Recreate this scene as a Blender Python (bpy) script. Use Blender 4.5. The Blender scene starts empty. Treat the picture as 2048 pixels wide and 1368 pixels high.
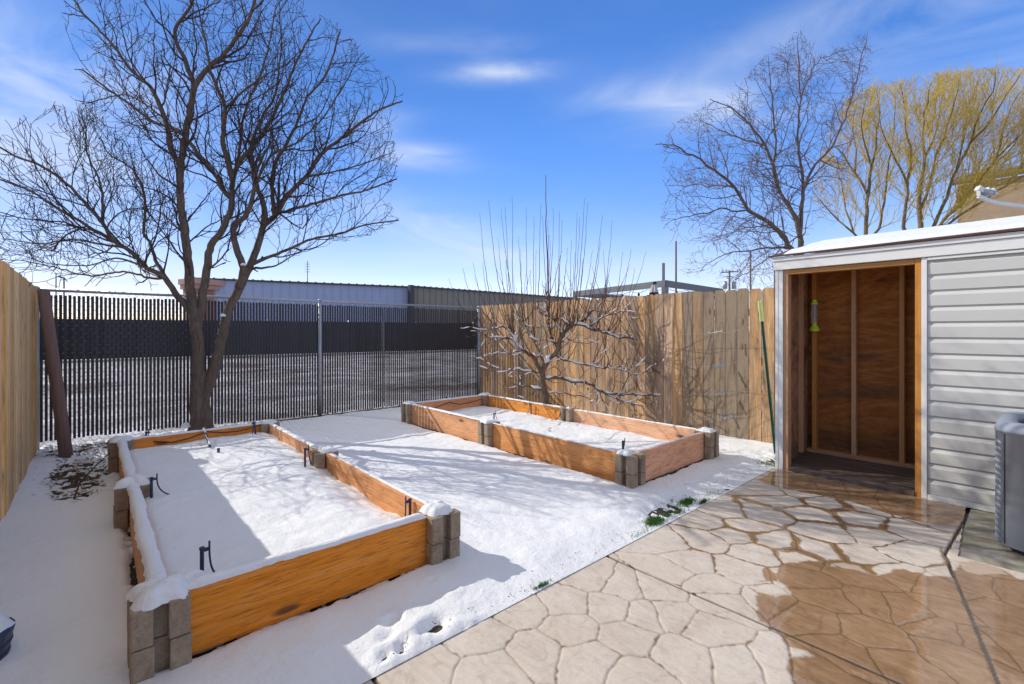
import bpy, math, random
import numpy as np
from mathutils import Vector, Matrix
random.seed(7)
scene = bpy.context.scene
COL = scene.collection
# ------------------------------------------------------------------ survey helpers
f = 935.0; HZ = 662.0; CH = 1.37; A = math.radians(41.8)
FW = (math.sin(A), math.cos(A)); RT = (math.cos(A), -math.sin(A))
def P(px, py, d):
    l = (px-1024)/f*d
    return Vector((FW[0]*d+RT[0]*l, FW[1]*d+RT[1]*l, CH-(py-HZ)/f*d))
def G(px, py, z=0.0):
    d = (CH-z)*f/(py-HZ); v = P(px, py, d); return (v.x, v.y)
def PJ(v):
    d = v[0]*FW[0]+v[1]*FW[1]; l = v[0]*RT[0]+v[1]*RT[1]
    d = max(d, .05)
    return (1024+f*l/d, HZ+f*(CH-v[2])/d)
def inpoly(x, y, poly):
    c = False; n = len(poly); j = n-1
    for i in range(n):
        xi, yi = poly[i]; xj, yj = poly[j]
        if (yi > y) != (yj > y) and x < (xj-xi)*(y-yi)/(yj-yi)+xi: c = not c
        j = i
    return c
def inpoly_np(X, Y, poly):
    c = np.zeros(X.shape, bool); n = len(poly); j = n-1
    for i in range(n):
        xi, yi = poly[i]; xj, yj = poly[j]
        if yi != yj:
            c ^= ((yi > Y) != (yj > Y)) & (X < (xj-xi)*(Y-yi)/(yj-yi)+xi)
        j = i
    return c
# ------------------------------------------------------------------ numpy noise
def _h(ix, iy, s):
    n = (ix.astype(np.int64)*374761393 + iy.astype(np.int64)*668265263 + s*974711) & 0x7fffffff
    n = (n ^ (n >> 13))*1274126177 & 0x7fffffff
    return ((n ^ (n >> 16)) & 0xffff)/65535.0
def vn(x, y, s=0):
    ix = np.floor(x); iy = np.floor(y); fx = x-ix; fy = y-iy
    fx = fx*fx*(3-2*fx); fy = fy*fy*(3-2*fy)
    a = _h(ix, iy, s); b = _h(ix+1, iy, s); c = _h(ix, iy+1, s); d = _h(ix+1, iy+1, s)
    return (a*(1-fx)+b*fx)*(1-fy)+(c*(1-fx)+d*fx)*fy
def fbm(x, y, s=0, o=4):
    r = 0; a = .5; t = 0
    for i in range(o):
        r = r+a*vn(x*2**i+i*17.3, y*2**i-i*9.1, s+i); t += a; a *= .5
    return r/t
def sstep(a, b, x):
    t = np.clip((x-a)/(b-a), 0, 1); return t*t*(3-2*t)
# ------------------------------------------------------------------ object helpers
def link(o, parent=None):
    COL.objects.link(o)
    if parent: o.parent = parent
    return o
def tag(o, label=None, cat=None, group=None, kind=None):
    if label: o['label'] = label
    if cat: o['category'] = cat
    if group: o['group'] = group
    if kind: o['kind'] = kind
    return o
def thing(name, label, cat, group=None, loc=(0, 0, 0)):
    o = bpy.data.objects.new(name, None); o.location = loc; o.empty_display_size = .1
    COL.objects.link(o); tag(o, label, cat, group); return o
class MB:
    def __init__(s): s.v = []; s.f = []; s.t = []
    def add(s, vs, fs, t=0.0):
        b = len(s.v); s.v.extend([tuple(v) for v in vs]); s.t.extend([t]*len(vs))
        s.f.extend([tuple(i+b for i in q) for q in fs])
    def box(s, x0, x1, y0, y1, z0, z1, t=0.0):
        s.add([(x0,y0,z0),(x1,y0,z0),(x1,y1,z0),(x0,y1,z0),(x0,y0,z1),(x1,y0,z1),(x1,y1,z1),(x0,y1,z1)],
              [(0,3,2,1),(4,5,6,7),(0,1,5,4),(1,2,6,5),(2,3,7,6),(3,0,4,7)], t)
    def beam(s, a, b, w, h, up=(0, 0, 1), t=0.0):
        a = Vector(a); b = Vector(b); d = (b-a).normalized(); u = Vector(up)
        if abs(d.dot(u)) > .99: u = Vector((1, 0, 0))
        r = d.cross(u).normalized(); u = r.cross(d).normalized()
        vs = []
        for p in (a, b):
            for (i, j) in ((-1,-1),(1,-1),(1,1),(-1,1)): vs.append(p+r*(i*w/2)+u*(j*h/2))
        s.add(vs, [(0,1,2,3),(7,6,5,4),(0,4,5,1),(1,5,6,2),(2,6,7,3),(3,7,4,0)], t)
    def tube(s, pts, rad, n=6, t=0.0, cap=True):
        pts = [Vector(p) for p in pts]
        if not hasattr(rad, '__len__'): rad = [rad]*len(pts)
        m = len(pts); d = (pts[1]-pts[0]).normalized()
        r = d.orthogonal().normalized(); vs = []
        for i in range(m):
            if i == 0: d = pts[1]-pts[0]
            elif i == m-1: d = pts[-1]-pts[-2]
            else: d = pts[i+1]-pts[i-1]
            if d.length < 1e-9: d = Vector((0, 0, 1))
            d.normalize(); r = r-d*r.dot(d)
            if r.length < 1e-6: r = d.orthogonal()
            r.normalize(); b = d.cross(r)
            for k in range(n):
                an = 2*math.pi*k/n
                vs.append(pts[i]+(r*math.cos(an)+b*math.sin(an))*rad[i])
        fs = []
        for i in range(m-1):
            for k in range(n):
                k2 = (k+1) % n
                fs.append((i*n+k, i*n+k2, (i+1)*n+k2, (i+1)*n+k))
        if cap:
            fs.append(tuple(range(n-1, -1, -1))); fs.append(tuple((m-1)*n+k for k in range(n)))
        s.add(vs, fs, t)
    def prism(s, poly, axis, a, b, t=0.0):
        n = len(poly)
        def mk(u, v, w):
            return {'x': (w, u, v), 'y': (u, w, v), 'z': (u, v, w)}[axis]
        vs = [mk(u, v, a) for u, v in poly]+[mk(u, v, b) for u, v in poly]
        fs = [tuple(range(n)), tuple(range(2*n-1, n-1, -1))]+[(i, i+n, (i+1) % n+n, (i+1) % n) for i in range(n)]
        s.add(vs, fs, t)
    def build(s, name, mat, parent=None, smooth=False, bevel=0, loc=None):
        me = bpy.data.meshes.new(name); me.from_pydata(s.v, [], s.f)
        at = me.attributes.new('tint', 'FLOAT', 'POINT'); at.data.foreach_set('value', s.t)
        me.materials.append(mat); me.update()
        if not (len(s.f) > 60000):
            import bmesh
            bm = bmesh.new(); bm.from_mesh(me); bmesh.ops.recalc_face_normals(bm, faces=bm.faces); bm.to_mesh(me); bm.free()
        if smooth: me.polygons.foreach_set('use_smooth', [True]*len(me.polygons))
        o = bpy.data.objects.new(name, me); link(o, parent)
        if loc: o.location = loc
        if bevel:
            m = o.modifiers.new('b', 'BEVEL'); m.width = bevel; m.segments = 2; m.limit_method = 'ANGLE'
        return o
def grid_obj(name, X, Y, Z, mat, parent=None, attrs=None, mask=None):
    ny, nx = X.shape
    co = np.stack([X, Y, Z], -1).reshape(-1, 3)
    i = np.arange(nx*ny).reshape(ny, nx)
    q = np.stack([i[:-1, :-1], i[:-1, 1:], i[1:, 1:], i[1:, :-1]], -1).reshape(-1, 4)
    if mask is not None:
        mk = (mask[:-1, :-1] & mask[:-1, 1:] & mask[1:, 1:] & mask[1:, :-1]).reshape(-1); q = q[mk]
    me = bpy.data.meshes.new(name); nf = len(q)
    me.vertices.add(len(co)); me.vertices.foreach_set('co', co.ravel().astype(np.float32))
    me.loops.add(nf*4); me.loops.foreach_set('vertex_index', q.ravel().astype(np.int32))
    me.polygons.add(nf); me.polygons.foreach_set('loop_start', np.arange(0, nf*4, 4, dtype=np.int32))
    me.polygons.foreach_set('use_smooth', np.ones(nf, bool))
    me.update(calc_edges=True); me.validate()
    for k, a in (attrs or {}).items():
        at = me.attributes.new(k, 'FLOAT', 'POINT'); at.data.foreach_set('value', a.ravel().astype(np.float32))
    me.materials.append(mat)
    return link(bpy.data.objects.new(name, me), parent)
# ------------------------------------------------------------------ materials
class NT:
    def __init__(s, name):
        s.m = bpy.data.materials.new(name); s.m.use_nodes = True
        s.n = s.m.node_tree.nodes; s.l = s.m.node_tree.links
        s.p = s.n['Principled BSDF']; s.out = s.n['Material Output']
    def new(s, t, **k):
        o = s.n.new(t)
        for a, b in k.items(): setattr(o, a, b)
        return o
    def put(s, sock, v):
        if hasattr(v, 'links') or hasattr(v, 'is_linked'): s.l.new(v, sock)
        else: sock.default_value = v
    def math(s, op, a, b=None, c=None, clamp=False):
        o = s.new('ShaderNodeMath', operation=op, use_clamp=clamp); s.put(o.inputs[0], a)
        if b is not None: s.put(o.inputs[1], b)
        if c is not None: s.put(o.inputs[2], c)
        return o.outputs[0]
    def coord(s, scale=(1, 1, 1), off=None, kind='Object'):
        t = s.new('ShaderNodeTexCoord'); v = t.outputs[kind]
        if off is not None:
            a = s.new('ShaderNodeVectorMath', operation='ADD'); s.l.new(v, a.inputs[0]); s.l.new(off, a.inputs[1]); v = a.outputs[0]
        mp = s.new('ShaderNodeMapping'); mp.inputs['Scale'].default_value = scale; s.l.new(v, mp.inputs[0])
        return mp.outputs[0]
    def noise(s, vec, scale=5, detail=4, rough=.55, dist=0):
        o = s.new('ShaderNodeTexNoise'); s.l.new(vec, o.inputs['Vector']); o.inputs['Scale'].default_value = scale
        o.inputs['Detail'].default_value = detail; o.inputs['Roughness'].default_value = rough; o.inputs['Distortion'].default_value = dist
        return o.outputs[0]
    def ramp(s, fac, stops):
        o = s.new('ShaderNodeValToRGB'); s.l.new(fac, o.inputs[0]); e = o.color_ramp.elements
        while len(e) > 1: e.remove(e[-1])
        e[0].position = stops[0][0]; e[0].color = (*stops[0][1], 1) if len(stops[0][1]) == 3 else stops[0][1]
        for p, c in stops[1:]:
            q = e.new(p); q.color = (*c, 1)
        return o.outputs[0]
    def mix(s, fac, a, b, mode='MIX'):
        o = s.new('ShaderNodeMix', data_type='RGBA', blend_type=mode); s.put(o.inputs[0], fac)
        for i, v in ((6, a), (7, b)):
            if isinstance(v, tuple): o.inputs[i].default_value = (*v, 1)
            else: s.l.new(v, o.inputs[i])
        return o.outputs[2]
    def attr(s, name):
        return s.new('ShaderNodeAttribute', attribute_name=name).outputs['Fac']
    def bump(s, h, strength=.3, dist=.01, prev=None):
        o = s.new('ShaderNodeBump'); s.l.new(h, o.inputs['Height']); o.inputs['Strength'].default_value = strength; o.inputs['Distance'].default_value = dist
        if prev is not None: s.l.new(prev, o.inputs['Normal'])
        return o.outputs[0]
    def fin(s, col=None, rough=None, normal=None, metal=None, spec=None):
        if col is not None:
            if isinstance(col, tuple): s.p.inputs['Base Color'].default_value = (*col, 1)
            else: s.l.new(col, s.p.inputs['Base Color'])
        if rough is not None: s.put(s.p.inputs['Roughness'], rough)
        if normal is not None: s.l.new(normal, s.p.inputs['Normal'])
        if metal is not None: s.put(s.p.inputs['Metallic'], metal)
        if spec is not None: s.put(s.p.inputs['Specular IOR Level'], spec)
        return s.m
def plain(name, c, rough=.6, metal=0, var=.15, sc=8, bump=.1):
    t = NT(name); co = t.coord(); n = t.noise(co, sc, 5)
    col = t.ramp(n, [(.25, tuple(x*(1-var) for x in c)), (.75, tuple(min(1, x*(1+var)) for x in c))])
    return t.fin(col, rough, t.bump(t.noise(co, sc*12, 3), bump, .004), metal)
def wood(name, cols, axis='z', knots=True, rough=.75, weather=None, freq=1.0, spread=.25, dirt=None, cont=.45, sq=1, stain=0, kth=.11, wgrad=None):
    t = NT(name)
    tint = t.attr('tint')
    cb = t.new('ShaderNodeCombineXYZ')
    for i in range(3): t.put(cb.inputs[i], t.math('MULTIPLY', tint, 7.3+i*3.1))
    sc = {'x': (.9, 14, 14), 'y': (14, .9, 14), 'z': (14, 14, .9)}[axis]
    sc = tuple((v*freq if v > 2 else v*freq*sq) for v in sc)
    v = t.coord(sc, cb.outputs[0])
    g1 = t.noise(v, 3.2, 6, .68, .6)
    lo = t.noise(v, cont, 3, .5, 1.0)
    ct = t.math('PINGPONG', t.math('MULTIPLY', lo, 9 if cont < .5 else 6), .5)
    ct = t.math('POWER', t.math('MULTIPLY', ct, 2), 1.6)
    big_ = t.noise(v, .35, 3, .6)
    g = t.math('ADD', t.math('ADD', t.math('MULTIPLY', g1, .55), t.math('MULTIPLY', ct, .17)), t.math('MULTIPLY', big_, .36))
    col = t.ramp(g, [(.2, cols[0]), (.5, cols[1]), (.8, cols[2])])
    # board to board colour drift
    hsv = t.new('ShaderNodeHueSaturation'); t.l.new(col, hsv.inputs['Color'])
    t.put(hsv.inputs['Value'], t.math('ADD', 1-spread, t.math('MULTIPLY', t.math('FRACT', t.math('MULTIPLY', tint, 3.71)), 2*spread)))
    t.put(hsv.inputs['Saturation'], t.math('ADD', .8, t.math('MULTIPLY', t.math('FRACT', t.math('MULTIPLY', tint, 9.13)), .35)))
    col = hsv.outputs[0]
    if weather:
        w = t.noise(v, .5, 4, .6)
        w = t.math('ADD', w, t.math('MULTIPLY', t.math('SUBTRACT', t.math('FRACT', t.math('MULTIPLY', tint, 5.3)), .5), .35))
        if wgrad:
            sy = t.new('ShaderNodeSeparateXYZ'); tcc = t.new('ShaderNodeTexCoord'); t.l.new(tcc.outputs['Object'], sy.inputs[0])
            w = t.math('ADD', w, t.math('MULTIPLY', t.math('MAXIMUM', -.8, t.math('MINIMUM', .8, t.math('SUBTRACT', wgrad[0], sy.outputs[1]))), wgrad[1]))
        col = t.mix(t.ramp(w, [(.42, (0, 0, 0)), (.62, (1, 1, 1))]), col, t.mix(g1, tuple(x*.55 for x in weather), tuple(x*1.25 for x in weather)))
    if knots:
        k = {'x': (2.2, 7, 7), 'y': (7, 2.2, 7), 'z': (7, 7, 2.2)}[axis]
        vk = t.coord(k, cb.outputs[0]); vo = t.new('ShaderNodeTexVoronoi'); t.l.new(vk, vo.inputs[0]); vo.inputs['Scale'].default_value = 1.0
        kn = t.math('ADD', vo.outputs['Distance'], t.math('MULTIPLY', g1, .12))
        col = t.mix(t.ramp(kn, [(kth, (.85,)*3), (kth+.09, (0, 0, 0))]), col, (.12, .055, .025))
    if stain:
        sn = t.noise(t.coord({'x': (.8, 3, 3), 'y': (3, .8, 3), 'z': (4, 4, .9)}[axis], cb.outputs[0]), 1.3, 6, .7, .8)
        col = t.mix(t.math('MULTIPLY', t.ramp(sn, [(.5, (0, 0, 0)), (.68, (1, 1, 1))]), stain), col, (.085, .05, .03))
        fg = t.noise(v, 9, 4, .7)
        col = t.mix(t.math('MULTIPLY', t.ramp(fg, [(.52, (0, 0, 0)), (.66, (1, 1, 1))]), .55), col, (.09, .055, .03))
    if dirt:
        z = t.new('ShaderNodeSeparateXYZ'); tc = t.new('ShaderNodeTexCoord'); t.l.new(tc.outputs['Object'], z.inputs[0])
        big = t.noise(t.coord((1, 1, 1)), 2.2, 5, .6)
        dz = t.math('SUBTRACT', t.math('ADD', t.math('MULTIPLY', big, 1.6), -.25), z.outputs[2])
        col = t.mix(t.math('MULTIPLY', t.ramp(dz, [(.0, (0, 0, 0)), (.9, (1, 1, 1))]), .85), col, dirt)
    nb = t.bump(g, .5, .004)
    return t.fin(col, rough, nb, 0, .3)
def snow_mat(name='snow', c=(.86, .86, .87), blue=0):
    t = NT(name); co = t.coord()
    n1 = t.noise(co, 9, 5, .55); n2 = t.noise(co, 60, 4, .7); n3 = t.noise(co, 260, 2, .6)
    b = t.bump(n1, .4, .035); b = t.bump(t.noise(co, 24, 5, .65), .35, .014, b); b = t.bump(n2, .5, .008, b); b = t.bump(n3, .7, .004, b)
    col = t.mix(t.noise(co, 3, 4), tuple(x*.96 for x in c), c)
    t.p.inputs['Subsurface Weight'].default_value = 0
    return t.fin(col, .55, b, 0, .25)
M = {}
M['snow'] = snow_mat()
M['bed'] = wood('stained_board', [(.56, .19, .055), (.88, .345, .11), (.92, .45, .19)], 'x', freq=1.1, spread=.08, stain=.24, kth=.14)
M['bedy'] = wood('stained_board_long', [(.50, .19, .06), (.78, .35, .13), (.86, .46, .22)], 'y', freq=1.1, spread=.08, stain=.24, kth=.14)
M['picket'] = wood('cedar_picket', [(.22, .115, .05), (.60, .355, .175), (.78, .54, .32)], 'z', weather=(.34, .255, .17), wgrad=(3.4, .16), spread=.26, stain=.75)
M['newpicket'] = wood('new_picket', [(.42, .22, .07), (.74, .45, .18), (.88, .62, .31)], 'z', spread=.22, freq=.8, stain=.18)
M['stud'] = wood('framing_lumber', [(.34, .15, .05), (.52, .25, .09), (.62, .33, .13)], 'z', spread=.12)
M['studx'] = wood('framing_lumber_flat', [(.30, .14, .05), (.48, .24, .09), (.60, .33, .14)], 'y', spread=.12)
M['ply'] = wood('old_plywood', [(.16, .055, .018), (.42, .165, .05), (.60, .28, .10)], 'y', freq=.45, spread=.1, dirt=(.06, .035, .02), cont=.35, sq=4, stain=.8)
M['polewood'] = wood('brown_pole', [(.13, .065, .045), (.20, .105, .075), (.27, .15, .11)], 'z', spread=.05)
M['oldfloor'] = wood('wet_floor_board', [(.05, .035, .025), (.14, .10, .075), (.30, .24, .2)], 'y', spread=.2)
def block_mat():
    t = NT('concrete_block'); co = t.coord(); n = t.noise(co, 9, 6, .7); n2 = t.noise(co, 90, 4, .75)
    col = t.ramp(t.math('ADD', t.math('MULTIPLY', n, .55), t.math('MULTIPLY', n2, .45)), [(.3, (.14, .095, .06)), (.5, (.33, .245, .165)), (.7, (.46, .37, .27))])
    return t.fin(col, .9, t.bump(n2, .7, .006))
M['block'] = block_mat()
def patio_mat():
    t = NT('stamped_concrete'); co = t.coord()
    cr = t.attr('crack'); wet = t.attr('wet'); jt = t.attr('joint'); tn = t.attr('stone')
    n1 = t.noise(co, 3.2, 6, .62, .6); n2 = t.noise(co, 40, 5, .7); n3 = t.noise(t.coord((6, 1.6, 1)), 3, 5, .65, 1.5)
    mixn = t.math('ADD', t.math('MULTIPLY', n1, .5), t.math('MULTIPLY', n3, .5))
    dry = t.ramp(mixn, [(.28, (.39, .32, .255)), (.45, (.55, .475, .40)), (.66, (.66, .59, .51))])
    dry = t.mix(t.math('MULTIPLY', t.ramp(n2, [(.5, (0, 0, 0)), (.8, (1, 1, 1))]), .35), dry, (.33, .27, .22))
    dry = t.mix(t.math('MULTIPLY', tn, .35), dry, (.60, .49, .39))
    sm = t.noise(t.coord((1, 1, 1)), 7, 6, .7, 2.5)
    dry = t.mix(t.math('MULTIPLY', t.ramp(sm, [(.52, (0, 0, 0)), (.66, (1, 1, 1))]), .4), dry, (.36, .28, .21))
    dry = t.mix(t.math('MULTIPLY', cr, .5), dry, (.24, .175, .12))
    dry = t.mix(t.math('MULTIPLY', t.attr('damp'), .55), dry, (.36, .24, .15))
    w = t.ramp(mixn, [(.28, (.19, .11, .06)), (.5, (.33, .20, .11)), (.7, (.44, .29, .175))])
    w = t.mix(t.math('MULTIPLY', t.ramp(sm, [(.5, (0, 0, 0)), (.68, (1, 1, 1))]), .5), w, (.17, .095, .05))
    w = t.mix(t.math('MULTIPLY', cr, .75), w, (.10, .065, .035))
    col = t.mix(wet, dry, w)
    col = t.mix(jt, col, t.mix(n2, (.05, .035, .025), (.13, .095, .07)))
    rough = t.math('SUBTRACT', .75, t.math('MULTIPLY', wet, .69))
    h = t.math('MULTIPLY', t.math('ADD', n2, t.math('MULTIPLY', n3, .8)), t.math('SUBTRACT', 1, t.math('MULTIPLY', wet, .97)))
    return t.fin(col, rough, t.bump(h, .4, .006), 0, t.math('ADD', .3, t.math('MULTIPLY', wet, .6)))
M['patio'] = patio_mat()
def pad_mat():
    t = NT('plain_concrete'); co = t.coord(); n = t.noise(co, 5, 6, .65, .5); n2 = t.noise(co, 60, 4, .7)
    col = t.ramp(n, [(.3, (.14, .115, .085)), (.5, (.33, .29, .23)), (.65, (.46, .42, .36))])
    col = t.mix(t.ramp(t.noise(co, 2.4, 4), [(.45, (0, 0, 0)), (.62, (.8, .8, .8))]), col, (.20, .19, .11))
    return t.fin(col, .6, t.bump(n2, .4, .005))
M['pad'] = pad_mat()
def ground_mat():
    t = NT('lot_ground'); co = t.coord(); n = t.noise(co, .35, 7, .62, .5); n2 = t.noise(co, 6, 5, .7)
    dirt = t.ramp(n2, [(.3, (.055, .035, .025)), (.7, (.17, .115, .085))])
    k = t.math('ADD', t.math('MULTIPLY', n, .62), t.math('MULTIPLY', n2, .38))
    col = t.mix(t.ramp(k, [(.39, (0, 0, 0)), (.50, (1, 1, 1))]), dirt, t.mix(t.ramp(t.noise(co, .9, 6, .7), [(.48, (0, 0, 0)), (.6, (1, 1, 1))]), (.34, .31, .31), (.64, .63, .66)))
    return t.fin(col, .9, t.bump(n2, .6, .03))
M['ground'] = ground_mat()
def soil_mat():
    t = NT('yard_soil'); co = t.coord(); n2 = t.noise(co, 35, 6, .75)
    col = t.ramp(n2, [(.3, (.02, .016, .01)), (.5, (.06, .045, .025)), (.68, (.10, .085, .04))])
    return t.fin(col, .95, t.bump(n2, 1, .02))
M['soil'] = soil_mat()
def bark(name, c0, c1, sc=14):
    t = NT(name); v = t.coord((1, 1, .22)); n = t.noise(v, sc*2, 6, .7, .8); n2 = t.noise(t.coord(), 3, 3)
    col = t.ramp(n, [(.3, c0), (.7, c1)]); col = t.mix(t.math('MULTIPLY', n2, .3), col, tuple(x*.6 for x in c0))
    return t.fin(col, .9, t.bump(n, .9, .02), 0, .2)
M['bark'] = bark('grey_brown_bark', (.085, .06, .045), (.24, .18, .135))
M['twig'] = bark('dark_twig_bark', (.05, .036, .035), (.12, .088, .08))
M['fruitbark'] = bark('fruit_tree_bark', (.11, .07, .045), (.30, .21, .145))
M['sprout'] = bark('sprout_bark', (.10, .05, .035), (.22, .13, .10))
M['elm'] = bark('elm_bark', (.10, .07, .055), (.26, .19, .14))
M['elmtwig'] = bark('elm_twig', (.14, .11, .12), (.28, .23, .24))
M['willow'] = bark('willow_bark', (.12, .085, .045), (.32, .24, .13))
M['willowtwig'] = bark('willow_twig', (.50, .34, .05), (.90, .68, .15))
M['seed'] = plain('seed_cluster', (.10, .075, .095), .8)
M['slat'] = plain('black_privacy_slat', (.022, .02, .024), .45, 0, .25, 3)
M['wire'] = plain('dark_wire', (.05, .045, .045), .5, .3)
M['galv'] = plain('galvanised_steel', (.42, .43, .45), .42, .55, .1, 20)
M['white'] = plain('white_painted_trim', (.80, .785, .73), .45, 0, .04, 5, .05)
M['siding'] = plain('grey_vinyl_siding', (.615, .60, .545), .5, 0, .04, 3, .08)
M['shingle'] = plain('brown_shingle', (.10, .045, .035), .9, 0, .3, 30, .6)
M['acpaint'] = plain('grey_cabinet_paint', (.29, .32, .375), .62, 0, .12, 3, .1)
M['acdark'] = plain('dark_grille', (.03, .035, .04), .5)
M['riser'] = plain('dark_blue_plastic', (.02, .03, .075), .4)
M['bluetub'] = plain('navy_plastic', (.012, .028, .065), .4)
M['black'] = plain('black_plastic', (.015, .015, .018), .5)
M['lime'] = plain('lime_plastic', (.50, .68, .03), .35, 0, .08)
M['limepale'] = plain('pale_lime_paint', (.62, .74, .32), .5, 0, .08)
M['tgreen'] = plain('dark_green_paint', (.02, .075, .055), .5)
M['tape'] = plain('silver_tape', (.38, .40, .43), .35, .5)
M['tie'] = plain('green_tape', (.02, .22, .12), .6)
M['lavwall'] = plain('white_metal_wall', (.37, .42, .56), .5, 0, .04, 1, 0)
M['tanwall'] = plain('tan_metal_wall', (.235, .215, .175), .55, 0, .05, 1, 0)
M['darkmetal'] = plain('dark_trim_metal', (.05, .05, .055), .5)
M['brick'] = plain('brick_parapet', (.36, .17, .12), .85, 0, .2, 3)
M['pergola'] = plain('dark_grey_beam', (.13, .135, .145), .5)
M['screen'] = plain('black_windscreen', (.012, .012, .016), .8, 0, .2, 1, 0)
M['utility'] = plain('weathered_pole', (.17, .12, .09), .85)
M['grass'] = plain('grass_blade', (.045, .16, .012), .6, 0, .4, 30)
M['house'] = plain('tan_wall', (.40, .29, .19), .85, 0, .12, 3)
M['leafbrown'] = plain('dead_leaf', (.20, .10, .05), .8, 0, .4, 30)
M['fabric'] = plain('pale_fabric', (.50, .46, .43), .8)
def clear():
    t = NT('clear_plastic'); t.p.inputs['Transmission Weight'].default_value = .85; t.p.inputs['IOR'].default_value = 1.2
    return t.fin((.8, .82, .85), .12)
M['clear'] = clear()

# ================================================================== CAMERA, LIGHT, SKY
cam = bpy.data.objects.new('camera', bpy.data.cameras.new('camera')); COL.objects.link(cam)
cam.location = (0, 0, CH); cam.rotation_euler = (math.radians(90), 0, -A)
cam.data.sensor_width = 36; cam.data.lens = f/2048*36; cam.data.shift_y = -(684-HZ)/2048
cam.data.clip_end = 3000; cam.data.clip_start = .05
scene.camera = cam
SUN = Vector((-.70, 1.34, 1)).normalized()
elev = math.asin(SUN.z); azim = math.atan2(SUN.x, SUN.y)
sl = bpy.data.lights.new('sun', 'SUN'); sl.energy = 2.95; sl.angle = math.radians(.28); sl.color = (1, .96, .88)
so = bpy.data.objects.new('sun', sl); COL.objects.link(so); so.rotation_euler = (-SUN).to_track_quat('-Z', 'Y').to_euler(); so.location = (-10, 20, 15)
scene.view_settings.view_transform = 'Standard'; scene.view_settings.look = 'None'; scene.view_settings.gamma = 1
scene.view_settings.exposure = .45
W = bpy.data.worlds.new('World'); scene.world = W; W.use_nodes = True
wn = W.node_tree.nodes; wl = W.node_tree.links; bg = wn['Background']
sky = wn.new('ShaderNodeTexSky'); sky.sky_type = 'NISHITA'; sky.sun_disc = False
sky.sun_elevation = elev; sky.sun_rotation = azim; sky.air_density = 1.0; sky.dust_density = .25; sky.ozone_density = 2.2; sky.altitude = 1300
def wm(op, a, b=None, c=None, clamp=False):
    o = wn.new('ShaderNodeMath'); o.operation = op; o.use_clamp = clamp
    for i, v in enumerate((a, b, c)):
        if v is None: continue
        if hasattr(v, 'links'): wl.new(v, o.inputs[i])
        else: o.inputs[i].default_value = v
    return o.outputs[0]
tc = wn.new('ShaderNodeTexCoord'); D = tc.outputs['Generated']
def dot(v):
    o = wn.new('ShaderNodeVectorMath'); o.operation = 'DOT_PRODUCT'; wl.new(D, o.inputs[0]); o.inputs[1].default_value = v; return o.outputs['Value']
mp = wn.new('ShaderNodeMapping'); wl.new(D, mp.inputs[0]); mp.inputs['Scale'].default_value = (2.2, 2.2, 7); mp.inputs['Rotation'].default_value = (.12, .1, 0)
nz = wn.new('ShaderNodeTexNoise'); wl.new(mp.outputs[0], nz.inputs['Vector']); nz.inputs['Scale'].default_value = 1.6; nz.inputs['Detail'].default_value = 7; nz.inputs['Roughness'].default_value = .55; nz.inputs['Distortion'].default_value = .8
clouds = [  # px, py, half-width px, half-height px, strength, tilt
    (30, 300, 330, 110, .6, .15), (60, 120, 260, 100, .6, .3), (985, 145, 95, 16, .95, .05), (1370, 205, 170, 32, .6, -.25), (840, 312, 80, 20, .75, .0), (1700, 100, 260, 60, .45, .1), (860, 500, 260, 60, .4, -.1),
    (250, 578, 160, 30, .75, 0), (520, 565, 120, 34, .75, 0), (640, 548, 40, 9, .5, 0), (930, 470, 230, 40, .38, -.18),
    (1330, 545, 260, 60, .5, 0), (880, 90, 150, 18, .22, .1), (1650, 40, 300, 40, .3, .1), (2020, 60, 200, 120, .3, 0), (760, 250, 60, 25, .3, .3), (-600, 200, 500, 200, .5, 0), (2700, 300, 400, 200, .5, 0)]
acc = None
for (px, py, hw, hh, st, ti) in clouds:
    c = (P(px, py, 1)-Vector((0, 0, CH))); L = c.length; c.normalize()
    r = c.cross(Vector((0, 0, 1))).normalized(); u = r.cross(c).normalized()
    r2 = r*math.cos(ti)+u*math.sin(ti); u2 = u*math.cos(ti)-r*math.sin(ti)
    sw = hw/f/L; sh = hh/f/L
    a = wm('DIVIDE', dot(r2), sw*1.1); b = wm('DIVIDE', dot(u2), sh*1.1)
    q = wm('ADD', wm('MULTIPLY', a, a), wm('MULTIPLY', b, b))
    g_ = wm('MULTIPLY', wm('POWER', 2.718, wm('MULTIPLY', q, -1)), st)
    g_ = wm('MULTIPLY', g_, wm('GREATER_THAN', dot(c), 0))
    acc = g_ if acc is None else wm('ADD', acc, g_)
wisp = wm('MULTIPLY', wm('SUBTRACT', nz.outputs[0], .33), 2.6, clamp=True)
cl = wm('MULTIPLY', acc, wisp, clamp=True)
cl = wm('ADD', cl, wm('MULTIPLY', wm('SUBTRACT', nz.outputs[0], .5, clamp=True), .12), clamp=True)
hs = wn.new('ShaderNodeHueSaturation'); wl.new(sky.outputs[0], hs.inputs['Color']); hs.inputs['Saturation'].default_value = 1.12; hs.inputs['Value'].default_value = 1.0
tintn = wn.new('ShaderNodeMix'); tintn.data_type = 'RGBA'; tintn.blend_type = 'MULTIPLY'; tintn.inputs[0].default_value = 1
sund = wn.new('ShaderNodeMapRange'); sund.interpolation_type = 'SMOOTHSTEP'; wl.new(dot(tuple(SUN)), sund.inputs[0]); sund.inputs[1].default_value = .25; sund.inputs[2].default_value = .95
hs2 = wn.new('ShaderNodeHueSaturation'); wl.new(hs.outputs[0], hs2.inputs['Color']); wl.new(wm('SUBTRACT', 1.0, wm('MULTIPLY', sund.outputs[0], .42)), hs2.inputs['Value'])
wl.new(hs2.outputs[0], tintn.inputs[6]); 
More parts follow.
